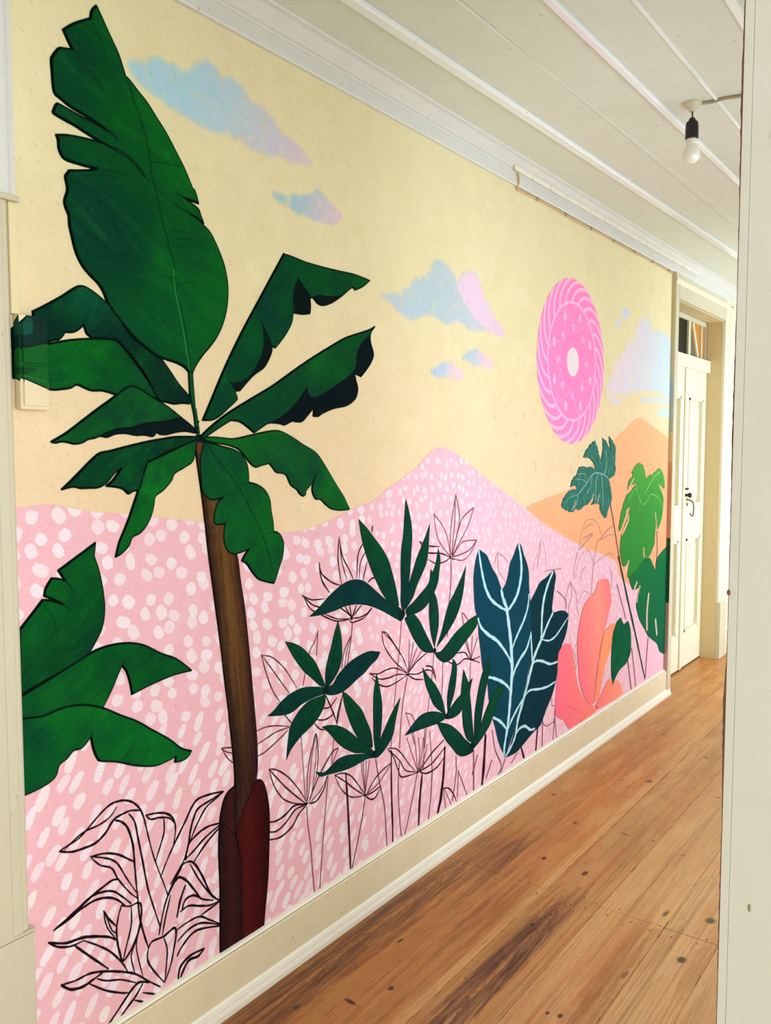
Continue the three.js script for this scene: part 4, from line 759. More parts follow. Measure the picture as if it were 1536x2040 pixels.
painted('painted_leafy_plant', 'tall dark green plant with an arching leaf', [['leaf', 'd1'], ['leaf', 'd2'], ['leaf', 'c1'], ['leaf', 'c2'], ['leaf', 'c3'], ['leaf', 'c4'], ['leaf', 'c5'], ['leaf', 'c6'], ['leaf', 'd3']]);
painted('painted_blue_leaves', 'two big blue leaves with pale veins', [['leaf', 'g1'], ['leaf', 'g2']]);
painted('painted_leafy_plant', 'dark green narrow leaved plant', [['leaf', 'e1'], ['leaf', 'e2'], ['leaf', 'e3'], ['leaf', 'e4'], ['leaf', 'f1'], ['leaf', 'f2'], ['leaf', 'f3'], ['leaf', 'f4']]);
painted('painted_coral_flower', 'coral pink flower', [['petal', 'h1'], ['petal', 'h4'], ['petal', 'h3'], ['petal', 'h2']]);
painted('painted_monstera', 'grey green split leaf plant', [['leaf', 'm1']]);
painted('painted_fern', 'bright and dark green hanging leaves', [['leaf', 'm2'], ['leaf', 'm3']]);
painted('painted_teal_leaf', 'single dark teal leaf', [['leaf', 'n1']]);
painted('painted_banana_plant', 'tall banana plant with green leaves and brown trunk', [['leaf', 'leaf2'], ['leaf', 'leaf3'], ['leaf', 'bigleaf'], ['leaf_stalk', 'bigstem'], ['leaf', 'leaf4'], ['leaf', 'leaf5'], ['leaf', 'leaf6'], ['leaf', 'leaf7'], ['leaf', 'leaf8'], ['leaf', 'leaf9'], ['trunk_sheath', 'trunkL'], ['trunk', 'trunk'], ['trunk_sheath', 'trunkR'], ['leaf', 'leaf10']]);
painted('painted_banana_leaves', 'three green leaves coming out from behind the door casing', [['leaf', 'lleaf1'], ['leaf', 'lleaf2'], ['leaf', 'lleaf3']]);

// ---------- the room shell ----------
const H = 2.82, X0 = -2.4, X1 = 8.6, ZR = 1.544, ZT = 1.8;                     // ceiling height, corridor ends, right wall's two faces
const OPEN = { x0: 5.6, x1: 6.74, y1: 2.57, back: -0.11 };                    // the far doorway in the mural wall
const wallLeft = group('wall_left'); structure(wallLeft);
for (const b of [[X0, 0.0, 0, H, -0.3, 0], [0.0, 0.96, 2.13, H, -0.3, 0], [0.96, OPEN.x0, 0, H, -0.3, 0], [OPEN.x0, OPEN.x1, OPEN.y1, H, -0.3, 0], [OPEN.x1, X1, 0, H, -0.3, 0]]) mesh('wall_section', boxUV(bx(...b), 1), M.wall, wallLeft);
mesh('wall_section', boxUV(bx(0, 0.96, 0, 2.13, -0.34, -0.3)), M.plain, wallLeft);
mesh('wall_section', boxUV(bx(OPEN.x0 - 0.1, OPEN.x1 + 0.1, 0, H, -0.34, -0.3)), M.plain, wallLeft);
const wallRight = group('wall_right'); structure(wallRight);
for (const b of [[X0, -1.3, 0, H], [-1.3, 0.812, 2.45, H], [0.812, FILL_WINDOW.x0, 0, H], [FILL_WINDOW.x1, HALL_WINDOW.x0, 0, H], [HALL_WINDOW.x1, X1, 0, H],
  ...[FILL_WINDOW, HALL_WINDOW].flatMap((w) => [[w.x0, w.x1, 0, w.y0], [w.x0, w.x1, w.y1, H]])]) mesh('wall_section', boxUV(bx(...b, ZR + 0.012, ZT)), M.plain, wallRight);
structure(mesh('wall_far', boxUV(bx(X1, X1 + 0.15, 0, H, -0.3, ZT)), M.plain));
structure(mesh('wall_near', boxUV(bx(X0 - 0.15, X0, 0, H, -0.3, ZT)), M.plain));
const wallRoom = group('wall_room'); structure(wallRoom);                     // the room the camera stands in
{ const w = ROOM_WINDOW; for (const b of [[-2.6, w.x0, 0, H, w.z, w.z + 0.15], [w.x1, 2.4, 0, H, w.z, w.z + 0.15], [w.x0, w.x1, 0, w.y0, w.z, w.z + 0.15], [w.x0, w.x1, w.y1, H, w.z, w.z + 0.15], [-2.75, -2.6, 0, H, ZT, w.z + 0.15], [2.4, 2.55, 0, H, ZT, w.z + 0.15]]) mesh('wall_section', boxUV(bx(...b)), M.plain, wallRoom); }

// windows that let the daylight in; the third is added for fill
const glass = new THREE.MeshPhysicalMaterial({ color: 0xffffff, transmission: 1, thickness: 0, roughness: 0.02, ior: 1.45 });
function windowUnit(n, alongX, a0, a1, y0, y1, at) {
  const w = group('window_' + n); structure(w);
  const piece = (name, p0, p1, q0, q1, t, m) => mesh(name, boxUV(alongX ? bx(p0, p1, q0, q1, at - t, at + t) : bx(at - t, at + t, q0, q1, p0, p1)), m, w);
  for (const [p0, p1, q0, q1] of [[a0, a0 + 0.05, y0, y1], [a1 - 0.05, a1, y0, y1], [a0, a1, y0, y0 + 0.05], [a0, a1, y1 - 0.05, y1], [(a0 + a1) / 2 - 0.03, (a0 + a1) / 2 + 0.03, y0, y1]]) piece('window_frame', p0, p1, q0, q1, 0.03, M.door);
  for (const [p0, p1] of [[a0 + 0.05, (a0 + a1) / 2 - 0.03], [(a0 + a1) / 2 + 0.03, a1 - 0.05]]) piece('pane', p0, p1, y0 + 0.05, y1 - 0.05, 0.002, glass);
}
windowUnit(1, true, HALL_WINDOW.x0, HALL_WINDOW.x1, HALL_WINDOW.y0, HALL_WINDOW.y1, HALL_WINDOW.z + 0.06);
windowUnit(2, true, ROOM_WINDOW.x0, ROOM_WINDOW.x1, ROOM_WINDOW.y0, ROOM_WINDOW.y1, ROOM_WINDOW.z + 0.06);
windowUnit(3, true, FILL_WINDOW.x0, FILL_WINDOW.x1, FILL_WINDOW.y0, FILL_WINDOW.y1, FILL_WINDOW.z + 0.06);  // frame of the added fill opening, out of view

// ---------- the ceiling: wide painted boards with battens over the joints ----------
const ceiling = group('ceiling'); structure(ceiling);
mesh('ceiling_slab', boxUV(bx(-2.75, X1 + 0.15, H + 0.02, H + 0.15, -0.3, 4.8)), M.plain, ceiling);
const seams = [0, 0.275, 0.49, 0.695, 0.875, 1.09, 1.3, ZR + 0.02];
for (let i = 0; i < seams.length - 1; i++) for (const [a, b] of [[X0, 3.9], [3.9, X1]]) mesh('ceiling_board', boxUV(bx(a, b, H, H + 0.02, seams[i] + 0.001, seams[i + 1] - 0.001)), M.ceiling, ceiling);
const bat = (z0, z1, d, skew = 0) => { const g = boxUV(bx(X0, X1, H - d, H + 0.001, z0, z1, Math.min(d, z1 - z0) * 0.25)), p = g.attributes.position; for (let i = 0; i < p.count; i++) p.setZ(i, p.getZ(i) + (p.getX(i) - 2.6) * skew); mesh('batten', g, M.batten, ceiling); };
bat(0.256, 0.292, 0.018, 0.022); bat(0.684, 0.708, 0.014, 0.012); bat(0.87, 0.88, 0.006, 0.004); bat(1.078, 1.104, 0.014); bat(1.29, 1.31, 0.01); bat(0.489, 0.491, 0.0012, 0.02);
structure(mesh('ceiling_room', boxUV(bx(-2.75, 2.55, H, H + 0.02, ZT, 4.8)), M.plain));

// crown moulding along the mural wall
const crown = group('trim_1'); structure(crown);
mesh('frieze_board', boxUV(profileAlongX([[0, 2.722], [0.014, 2.722], [0.017, 2.726], [0.017, 2.768], [0, 2.768]], X0, X1)), M.crown, crown);
mesh('cornice', boxUV(profileAlongX([[0, 2.768], [0.02, 2.768], [0.022, 2.775], [0.03, 2.777], [0.032, 2.786], [0.044, 2.795], [0.054, 2.803], [0.058, 2.806], [0.058, 2.812], [0.07, 2.814], [0.072, H], [0, H]], X0, X1)), M.crown, crown);

// baseboard and its shoe moulding
const base = group('baseboard_left'); structure(base);
mesh('board', boxUV(profileAlongX([[0, 0], [0.02, 0], [0.02, 0.163], [0.018, 0.166], [0.004, 0.166], [0, 0.166]], 0.97, 5.555)), M.base, base);
mesh('plaster_fillet', boxUV(profileAlongX([[0, 0.1685], [0.015, 0.1685], [0.012, 0.174], [0.004, 0.178], [0, 0.178]], 1.033, 5.5)), M.shoe, base);
mesh('shoe_moulding', boxUV(profileAlongX([[0.02, 0], [0.036, 0], [0.036, 0.014], [0.033, 0.022], [0.03, 0.024], [0.03, 0.03], [0.026, 0.04], [0.02, 0.046]], 0.97, 5.565)), M.shoe, base);

structure(mesh('baseboard_far', boxUV(bx(X1 - 0.02, X1, 0, 0.166, 0.02, ZR)), M.base));
structure(mesh('baseboard_left_end', boxUV(bx(6.92, X1 - 0.02, 0, 0.166, 0, 0.02)), M.base));

// ---------- the floor: wide worn pine boards ----------
const SEAM = [-0.12, 0.25, 0.455, 0.66, 0.885, 1.06, 1.28, 1.5, 1.8];
const KNOTS = [[2.994, 0.344, 15, 10, '#2c1812'], [2.975, 0.522, 24, 11, '#4a2018'], [3.595, 0.109, 16, 13, '#6a4630'], [3.369, 0.312, 18, 8, '#4a2416'], [4.012, 0.416, 24, 16, '#4c3024'], [2.631, 0.986, 22, 15, '#3f3a2a'], [2.913, 0.998, 24, 18, '#4a4a40'], [2.538, 0.517, 14, 9, '#221a16'], [2.633, 0.541, 9, 6, '#2a1c16'], [2.149, 0.755, 9, 6, '#2a1a12'], [2.159, 0.79, 12, 8, '#2a1a12'], [2.2, 0.21, 20, 6, '#3a1a1a'], [3.95, 0.3, 14, 8, '#6a4a30'], [4.5, 0.55, 15, 9, '#5a3a28'], [2.87, 0.86, 26, 8, '#6a4834'], [3.386, 0.525, 6, 22, '#50301e'], [3.395, 0.64, 6, 14, '#50301e'], [4.053, 0.621, 6, 16, '#5a3a2c'], [4.007, 0.738, 6, 18, '#5a3a2c'], [3.336, 0.78, 5, 10, '#5a3424'], [1.86, 0.27, 9, 26, '#3a1614'], [1.98, 0.33, 14, 10, '#33241c'], [1.75, 0.16, 20, 12, '#42281a'], [2.45, 0.87, 26, 7, '#7a5636'], [4.75, 0.25, 16, 9, '#6a4a2c'], [5.2, 0.5, 20, 9, '#7a5a38']];
function paintFloor(x0, x1, px, py) {
  const z0 = -0.12, z1 = 1.56, c = canvasOf(px, py), g = c.getContext('2d'), sx = px / (x1 - x0), sz = py / (z1 - z0);
  g.setTransform(sx, 0, 0, -sz, -x0 * sx, z1 * sz);                           // drawn in metres: x along the boards, z across
  seed = 991;
  const TONE = ['#b97a38', '#cc8c48', '#c68c4e', '#d6a268', '#dcae78', '#d6a66e', '#cf9c62', '#c89458'];
  for (let i = 0; i < SEAM.length - 1; i++) {
    const a = SEAM[i], b = SEAM[i + 1], w = b - a;
    g.save(); g.beginPath(); g.rect(-3, a, 13, w); g.clip();
    g.fillStyle = TONE[i]; g.fillRect(-3, a, 13, w);
    g.fillStyle = rgba('#dfae70', 0.7); if (i % 2 || i === 4) { g.beginPath(); g.moveTo(-3, b); for (let x = -3; x < 10; x += 0.25) g.lineTo(x, b - w * (0.2 + 0.07 * Math.sin(x * 1.3 + i))); g.lineTo(10, b); g.fill(); }   // pale sapwood edge
    for (let k = 0; k < 620; k++) {                                           // long grain
      const xs = between(-2.5, 8.5), l = between(0.15, 1.6), z = between(a, b), d = rnd();
      g.strokeStyle = d < 0.5 ? rgba('#6e3d18', between(0.05, 0.2)) : d < 0.8 ? rgba('#dca86a', between(0.06, 0.2)) : rgba('#8f4a22', between(0.08, 0.24)); g.lineWidth = between(0.0008, d < 0.1 ? 0.012 : 0.005);
      g.beginPath(); g.moveTo(xs, z); g.bezierCurveTo(xs + l * 0.3, z + between(-0.008, 0.008), xs + l * 0.7, z + between(-0.012, 0.012), xs + l, z + between(-0.014, 0.014)); g.stroke();
    }
    for (let k = 0; k < 170; k++) { g.fillStyle = rgba(['#d88a50', '#c8783e', '#caa062', '#9a602e'][k % 4], 0.12); g.beginPath(); g.ellipse(between(-2, 8), between(a, b), between(0.05, 0.35), between(0.01, 0.06), 0, 0, 7); g.fill(); }
    g.restore();
  }
  const heart = (xa, xb, zc, hw, n, col) => { for (let k = 0; k < n; k++) { const t = k / n, cx = xa + (xb - xa) * between(0.2, 0.95); g.strokeStyle = rgba(col, between(0.12, 0.34)); g.lineWidth = between(0.0015, 0.006); const h = hw * between(0.2, 1), e = between(0.12, 0.5); g.beginPath(); g.moveTo(cx - e, zc - h + between(-0.008, 0.008)); g.bezierCurveTo(cx - e * 0.2, zc - h * 0.9, cx + e * 0.3, zc - h * 0.6, cx + e * 0.34, zc + between(-0.012, 0.012)); g.bezierCurveTo(cx + e * 0.3, zc + h * 0.6, cx - e * 0.2, zc + h * 0.9, cx - e, zc + h + between(-0.008, 0.008)); g.stroke(); } };
  const band = (xa, xb, za, zb, col, al) => { for (let k = 0; k < 90; k++) { const x = between(xa, xb), l = between(0.1, 0.5); g.strokeStyle = rgba(col, al * between(0.3, 1)); g.lineWidth = between(0.004, 0.02); const z = between(za, zb); g.beginPath(); g.moveTo(x - l / 2, z); g.quadraticCurveTo(x, z + between(-0.015, 0.015), x + l / 2, z + between(-0.01, 0.01)); g.stroke(); } };
  band(1.3, 2.78, 0.03, 0.2, '#6a3410', 0.34); heart(1.4, 2.8, 0.1, 0.07, 90, '#4a200c');
  band(1.5, 2.74, 0.48, 0.6, '#5e3218', 0.26); heart(1.7, 2.7, 0.545, 0.055, 80, '#44220f');
  band(1.4, 2.75, 0.27, 0.4, '#84481a', 0.22); band(2.79, 3.1, 0.05, 0.3, '#6a3414', 0.16); heart(2.85, 3.05, 0.2, 0.05, 16, '#5a2a14');
  band(2.8, 4.2, 0.26, 0.4, '#d07a4c', 0.2); band(1.5, 2.6, 0.72, 0.84, '#c06a34', 0.12); band(2.0, 2.7, 0.8, 0.88, '#8a4e22', 0.14);
  band(2.8, 5.2, 0.5, 0.62, '#9a7a4c', 0.14); band(2.85, 5.5, 0.7, 0.86, '#b08a58', 0.16);
  for (let k = 0; k < 2600; k++) {                                             // scuffed, worn varnish in loose patches
    const x = between(1.2, 7.2), z = between(0.02, 1.5), right = z > 0.44, c = right ? ['#d8b078', '#c49a66', '#b89a70', '#e0b47c'] : ['#c87c3c', '#d89450', '#8a5222', '#c06e34'];
    g.fillStyle = rgba(c[k % 4], between(0.05, 0.15)); g.beginPath(); g.ellipse(x, z, between(0.006, 0.12), between(0.003, 0.03), between(-0.3, 0.3), 0, 7); g.fill();
  }
  for (const [x, z, l, w, col] of KNOTS) { for (let k = 5; k >= 0; k--) { g.fillStyle = rgba(k > 3 ? '#7a4a26' : col, k > 3 ? 0.16 : 0.4); g.beginPath(); g.ellipse(x, z, (l / 1000) * (0.45 + k * 0.13), (w / 1000) * (0.45 + k * 0.13), 0.1, 0, 7); g.fill(); } }
  for (let k = 0; k < 420; k++) { g.fillStyle = rgba(k % 3 ? '#4a2a18' : '#6a5a4a', between(0.1, 0.45)); g.beginPath(); g.ellipse(between(1.3, 6.5), between(0.03, 1.5), between(0.001, 0.006), between(0.001, 0.005), 0, 0, 7); g.fill(); }
  for (let k = 0; k < 26; k++) { g.strokeStyle = rgba(k % 2 ? '#5a4a3c' : '#e6cfa6', between(0.15, 0.4)); g.lineWidth = 0.002; const x = between(1.6, 5), z = between(0.1, 1.4); g.beginPath(); g.moveTo(x, z); g.lineTo(x + between(-0.12, 0.12), z + between(-0.05, 0.05)); g.stroke(); }
  for (const z of SEAM) for (let k = 0; k < 60; k++) { g.fillStyle = rgba('#3a2416', between(0.1, 0.35)); g.beginPath(); g.ellipse(between(1.2, 6.6), z + between(-0.003, 0.003), between(0.004, 0.04), 0.0016, 0, 0, 7); g.fill(); }
  for (const z of [0.27, 0.36, 0.44, 0.5, 0.57, 0.62, 0.7, 0.78, 0.85, 0.92, 1.0]) { g.fillStyle = rgba('#3a2014', 0.8); g.beginPath(); g.arc(2.75 + between(-0.02, 0.02), z, 0.0035, 0, 7); g.fill(); g.beginPath(); g.arc(2.80 + between(-0.02, 0.02), z + 0.02, 0.003, 0, 7); g.fill(); }   // nail heads at the butt joint
  for (let k = 0; k < 9000; k++) { const x = between(x0, x1), z = between(0, 1.5), l = between(0.006, 0.05); g.strokeStyle = rgba(['#5e3416', '#e4b880', '#8a5226', '#d49a5c'][k % 4], between(0.06, 0.2)); g.lineWidth = between(0.0006, 0.0022); g.beginPath(); g.moveTo(x, z); g.lineTo(x + l, z + between(-0.002, 0.002)); g.stroke(); }
  for (let k = 0; k < 700; k++) { const x = between(3.3, 6.6), z = between(0.05, 1.3); g.fillStyle = rgba(['#e6c084', '#dcb478', '#e2b06a'][k % 3], between(0.06, 0.16)); g.beginPath(); g.ellipse(x, z, between(0.03, 0.2), between(0.008, 0.04), between(-0.15, 0.15), 0, 7); g.fill(); }   // paler dabs on the far boards: daylight brightness put into the colour
  const t = textureOf(c);
  return { x0, x1, z0, z1, m: std({ map: t, roughness: 0.42, bumpMap: plasterBump, bumpScale: 0.0002 }) };
}
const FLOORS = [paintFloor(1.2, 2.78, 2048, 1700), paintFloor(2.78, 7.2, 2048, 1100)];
const plainWood = std({ color: 0xb07c46, roughness: 0.45 });
const floor = group('floor'); structure(floor);
mesh('subfloor', boxUV(bx(-2.75, X1 + 0.15, -0.2, -0.022, -0.3, 4.8)), M.dark, floor);
function plank(xa, xb, za, zb, F) {
  const g = bx(xa + 0.0008, xb - 0.0008, -0.022, 0, za + 0.0008, zb - 0.0008), p = g.attributes.position, u = g.attributes.uv;
  if (F) for (let i = 0; i < p.count; i++) u.setXY(i, (p.getX(i) - F.x0) / (F.x1 - F.x0), (p.getZ(i) - F.z0) / (F.z1 - F.z0));
  const o = mesh('plank', g, F ? F.m : plainWood, floor); o.position.y = between(-0.0008, 0.0006); return o;
}
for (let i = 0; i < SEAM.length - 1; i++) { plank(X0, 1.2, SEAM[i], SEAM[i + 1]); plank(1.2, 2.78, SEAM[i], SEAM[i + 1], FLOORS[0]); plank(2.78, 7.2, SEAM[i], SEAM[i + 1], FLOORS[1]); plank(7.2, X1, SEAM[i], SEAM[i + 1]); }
structure(mesh('floor_room', bx(-2.75, 2.55, -0.022, 0, ZT, 4.8), plainWood));

// ---------- door casing at the near end of the mural ----------
const door1 = group('door_1'); structure(door1);
mesh('casing', boxUV(profileUp([[0.95, 0], [1.026, 0], [1.026, 0.012], [1.02, 0.016], [1.012, 0.015], [1.008, 0.02], [0.985, 0.022], [0.98, 0.027], [0.95, 0.027]], 0.525, 2.12)), M.casing, door1);
mesh('plinth_block', boxUV(bx(0.9, 1.033, 0, 0.518, 0, 0.024, 0.002)), M.casing, door1);
mesh('plinth_cap', boxUV(bx(0.9, 1.035, 0.521, 0.527, 0, 0.026, 0.001)), M.casing, door1);
mesh('head_block', boxUV(profileUp([[0.9, 0], [1.042, 0], [1.042, 0.02], [1.03, 0.024], [1.026, 0.02], [1.005, 0.022], [1.0, 0.028], [0.9, 0.028]], 2.128, 2.722)), M.crown, door1);
mesh('head_ledge', boxUV(bx(0.9, 1.046, 2.118, 2.13, 0, 0.03, 0.003)), M.casing, door1);
mesh('door_leaf', boxUV(bx(0.04, 0.95, 0, 2.12, -0.2, -0.16)), M.door, door1);
mesh('jamb', boxUV(bx(0.95, 0.962, 0, 2.12, -0.2, 0.0)), M.reveal, door1);
mesh('jamb', boxUV(bx(0.0, 0.04, 0, 2.12, -0.2, 0.02)), M.casing, door1);

{ const t = mesh('cable_trunking', boxUV(bx(1.027, 1.046, 1.8845, 2.118, 0.0055, 0.017, 0.002)), std({ color: 0xe4d8a8, roughness: 0.8 })); thing(t, 'short pale yellow cable trunking rising from the light switch beside the door casing', 'trunking'); }
// light switch box over which the leaves are painted
{
  const c = canvasOf(256, 640), g = c.getContext('2d'), y = (m) => 640 * (1.884 - m) / (1.884 - 1.682);
  g.fillStyle = '#e9d9b2'; g.fillRect(0, 0, 256, 640);
  const poly = (col, pts) => { g.fillStyle = col; g.beginPath(); pts.forEach(([px, m], i) => (i ? g.lineTo(px, y(m)) : g.moveTo(px, y(m)))); g.closePath(); g.fill(); };
  poly('#042a22', [[0, 1.864], [90, 1.886], [256, 1.886], [256, 1.83], [0, 1.811]]); poly('#0a4c3a', [[10, 1.862], [90, 1.882], [120, 1.875], [110, 1.845], [20, 1.838]]);
  poly('#0a5a1e', [[0, 1.811], [256, 1.83], [256, 1.727], [0, 1.75]]); poly('#073f1e', [[0, 1.772], [150, 1.77], [0, 1.75]]);
  g.strokeStyle = '#2c8a44'; g.lineWidth = 4; g.beginPath(); g.moveTo(10, y(1.755)); g.lineTo(230, y(1.742)); g.stroke();
  g.strokeStyle = '#03140e'; g.lineWidth = 9; for (const [a, b] of [[1.811, 1.83], [1.75, 1.727]]) { g.beginPath(); g.moveTo(0, y(a)); g.lineTo(256, y(b)); g.stroke(); } g.beginPath(); g.moveTo(0, y(1.864)); g.lineTo(90, y(1.886)); g.stroke();
  const face = new THREE.MeshPhysicalMaterial({ map: textureOf(c), roughness: 0.7, specularIntensity: 0.25 });
  const SW = { x0: 1.036, x1: 1.104, y0: 1.682, y1: 1.884, z: 0.03 };
  const s = group('light_switch'); s.position.set(SW.x0, SW.y0, 0.0055); thing(s, 'surface mounted light switch box half painted over with green leaf at the door casing', 'light switch');
  const put = (name, b, r) => { const gg = bx(...b, r), p = gg.attributes.position, n = gg.attributes.normal, u = gg.attributes.uv; for (let i = 0; i < p.count; i++) { u.setXY(i, Math.abs(n.getX(i)) > 0.7 ? (p.getZ(i) / 0.07) : p.getX(i) / (SW.x1 - SW.x0), p.getY(i) / (SW.y1 - SW.y0)); } return mesh(name, gg, face, s); };
  put('housing', [0, SW.x1 - SW.x0, 0, SW.y1 - SW.y0, 0, 0.021], 0.002);
  put('rocker', [0.007, 0.061, 0.008, 0.094, 0.0215, 0.0255], 0.0015); put('rocker', [0.007, 0.061, 0.1, 0.19, 0.0215, 0.0255], 0.0015);
}

// ---------- the far double door with its fanlight ----------
const door2 = group('door_2'); structure(door2);
{
  const { x0, x1, y1, back } = OPEN;
  const side = canvasOf(32, 1024), g = side.getContext('2d'), yy = (m) => 1024 * (1 - m / 2.75);   // mural paint run round the corner onto the casing's edge
  const bands = [[0, '#d9ccae'], [0.17, '#cda6a4'], [0.45, '#c9a29e'], [0.62, '#24553c'], [1.02, '#24553c'], [1.04, '#cf9a72'], [1.5, '#d0a478'], [1.53, '#d6c79a'], [1.72, '#b4bab4'], [2.02, '#bcbfb6'], [2.06, '#d2c498'], [2.75, '#d2c498']];
  for (let i = 0; i < bands.length - 1; i++) { g.fillStyle = bands[i][1]; g.fillRect(0, yy(bands[i + 1][0]), 32, yy(bands[i][0]) - yy(bands[i + 1][0]) + 1); }
  const edge = std({ map: textureOf(side), roughness: 0.8 });
  const eg = bx(x0 - 0.094, x0 - 0.09, 0, 2.722, 0.001, 0.0245), ep = eg.attributes.position; for (let i = 0; i < ep.count; i++) eg.attributes.uv.setXY(i, 0.5, ep.getY(i) / 2.75);
  mesh('casing_edge', eg, edge, door2);
  mesh('casing', boxUV(profileUp([[x0 - 0.09, 0], [x0, 0], [x0, 0.018], [x0 - 0.012, 0.02], [x0 - 0.03, 0.02], [x0 - 0.036, 0.026], [x0 - 0.09, 0.026]], 0, 2.722)), M.casing, door2);
  mesh('casing', boxUV(profileUp([[x1, 0], [x1 + 0.16, 0], [x1 + 0.16, 0.03], [x1 + 0.09, 0.03], [x1 + 0.085, 0.022], [x1 + 0.02, 0.022], [x1, 0.016]], 0.44, 2.722)), M.door, door2);
  mesh('plinth_block', boxUV(bx(x1, x1 + 0.17, 0, 0.44, 0, 0.034, 0.003)), M.casing, door2);
  mesh('head_casing', boxUV(bx(x0, x1, y1, 2.722, 0.0, 0.02)), M.casing, door2);
  mesh('head_moulding', boxUV(profileAlongX([[0.02, 2.655], [0.026, 2.655], [0.03, 2.675], [0.03, 2.69], [0.022, 2.7], [0.02, 2.7]], x0 - 0.09, x1 + 0.16)), M.door, door2);
  mesh('jamb', boxUV(bx(x1 - 0.006, x1 + 0.002, 0.0, y1, back, 0.0)), M.reveal, door2);
  mesh('jamb', boxUV(bx(x0 - 0.002, x0 + 0.006, 0.0, y1, back, 0.0)), M.reveal, door2);
  mesh('head_jamb', boxUV(bx(x0, x1, y1 - 0.006, y1 + 0.002, back, 0)), M.reveal, door2);
  mesh('transom_bar', boxUV(bx(x0 + 0.006, x1 - 0.006, 2.185, 2.275, back - 0.03, back + 0.028, 0.006)), M.door, door2);
  const mid = 6.2, lf = back, bk = back - 0.04;
  function leaf(a, b) {
    const l = group('door_leaf', door2);
    const slab = [[a, a + 0.1, 0.012, 2.185], [b - 0.1, b, 0.012, 2.185], [a + 0.1, b - 0.1, 0.012, 0.27], [a + 0.1, b - 0.1, 0.96, 1.2], [a + 0.1, b - 0.1, 1.98, 2.185]];
    mesh('leaf_frame', boxUV(merged(slab.map(([p, q, r, s]) => bx(p, q, r, s, bk, lf)))), M.door, l);
    for (const [r, s] of [[0.27, 0.96], [1.2, 1.98]]) {
      mesh('panel', boxUV(bx(a + 0.1, b - 0.1, r, s, bk + 0.006, lf - 0.022)), M.door, l);
      mesh('panel_field', boxUV(bx(a + 0.15, b - 0.15, r + 0.06, s - 0.06, lf - 0.022, lf - 0.008, 0.006)), M.door, l);
      const fr = []; for (const [p, q, t, v] of [[a + 0.1, b - 0.1, r, r + 0.016], [a + 0.1, b - 0.1, s - 0.016, s], [a + 0.1, a + 0.116, r, s], [b - 0.116, b - 0.1, r, s]]) fr.push(bx(p, q, t, v, lf - 0.022, lf + 0.006));
      mesh('panel_moulding', boxUV(merged(fr)), M.door, l);
    }
    return l;
  }
  leaf(x0 + 0.008, mid - 0.002); const right = leaf(mid + 0.002, x1 - 0.008);
  mesh('meeting_strip', boxUV(bx(mid - 0.018, mid + 0.018, 0.012, 2.185, lf, lf + 0.012, 0.004)), M.door, door2);
  const brass = std({ color: 0x8a7a4a, metalness: 0.8, roughness: 0.35 }), iron = std({ color: 0x2c2620, metalness: 0.5, roughness: 0.5 });
  mesh('lock_plate', bx(mid + 0.025, mid + 0.075, 1.16, 1.36, lf, lf + 0.004, 0.001), std({ color: 0xe6dfc4, roughness: 0.4 }), right);
  mesh('latch', bx(mid + 0.03, mid + 0.085, 1.318, 1.332, lf + 0.004, lf + 0.018, 0.003), iron, right);
  const knob = new THREE.LatheGeometry([[0, 0], [0.011, 0], [0.008, 0.015], [0.015, 0.022], [0.019, 0.032], [0.015, 0.042], [0, 0.045]].map(([r, h]) => new THREE.Vector2(r, h)), 20); knob.rotateX(Math.PI / 2); knob.translate(mid + 0.05, 1.28, lf + 0.004);
  mesh('knob', knob, iron, right);
  mesh('pull_handle', tube([[mid + 0.05, 1.25, lf + 0.01], [mid + 0.062, 1.235, lf + 0.05], [mid + 0.066, 1.18, lf + 0.06], [mid + 0.056, 1.13, lf + 0.055], [mid + 0.044, 1.15, lf + 0.04]], 0.0055), std({ color: 0x77705c, metalness: 0.4, roughness: 0.4 }), right);
  mesh('keyhole', bx(mid + 0.095, mid + 0.103, 1.2, 1.222, lf, lf + 0.003, 0.001), iron, right);
  // fanlight: sash bars, one tilted casement, green reflection and orange wall behind put into the pane colours
  const f0 = 2.275, f1 = y1 - 0.006, fz = back - 0.01;
  const w2 = group('fanlight', door2);
  for (const [a, b, c, d] of [[x0 + 0.006, x0 + 0.06, f0, f1], [x1 - 0.02, x1 - 0.006, f0, f1], [x0 + 0.06, x1 - 0.02, f1 - 0.035, f1], [x0 + 0.06, x1 - 0.02, f0, f0 + 0.012]]) mesh('sash_rail', boxUV(bx(a, b, c, d, fz - 0.03, fz)), M.casing, w2);
  for (const [x, w] of [[6.305, 0.026], [6.61, 0.015]]) mesh('glazing_bar', boxUV(bx(x - w, x + w, f0, f1 - 0.035, fz - 0.025, fz + 0.002, 0.003)), M.casing, w2);
  const darkGlass = new THREE.MeshPhysicalMaterial({ color: 0x10180e, roughness: 0.35, specularIntensity: 0.15 }), amber = std({ color: 0xc08018, roughness: 0.6 }), grey = std({ color: 0x5c6656, roughness: 0.3 });
  for (const [a, b, m] of [[5.66, 6.279, darkGlass], [6.331, 6.595, amber], [6.625, 6.72, amber]]) mesh('pane', bx(a, b, f0 + 0.012, f1 - 0.035, fz - 0.018, fz - 0.014), m, w2);
  const tilt = group('tilted_casement', w2), top = f1 - 0.04, low = f0 + 0.014;
  const bar = bx(-0.011, 0.011, -0.134, 0.134, -0.006, 0.006, 0.003); bar.rotateZ(0.53); bar.translate(6.43, (top + low) / 2, fz + 0.004); mesh('casement_stile', boxUV(bar), M.door, tilt);
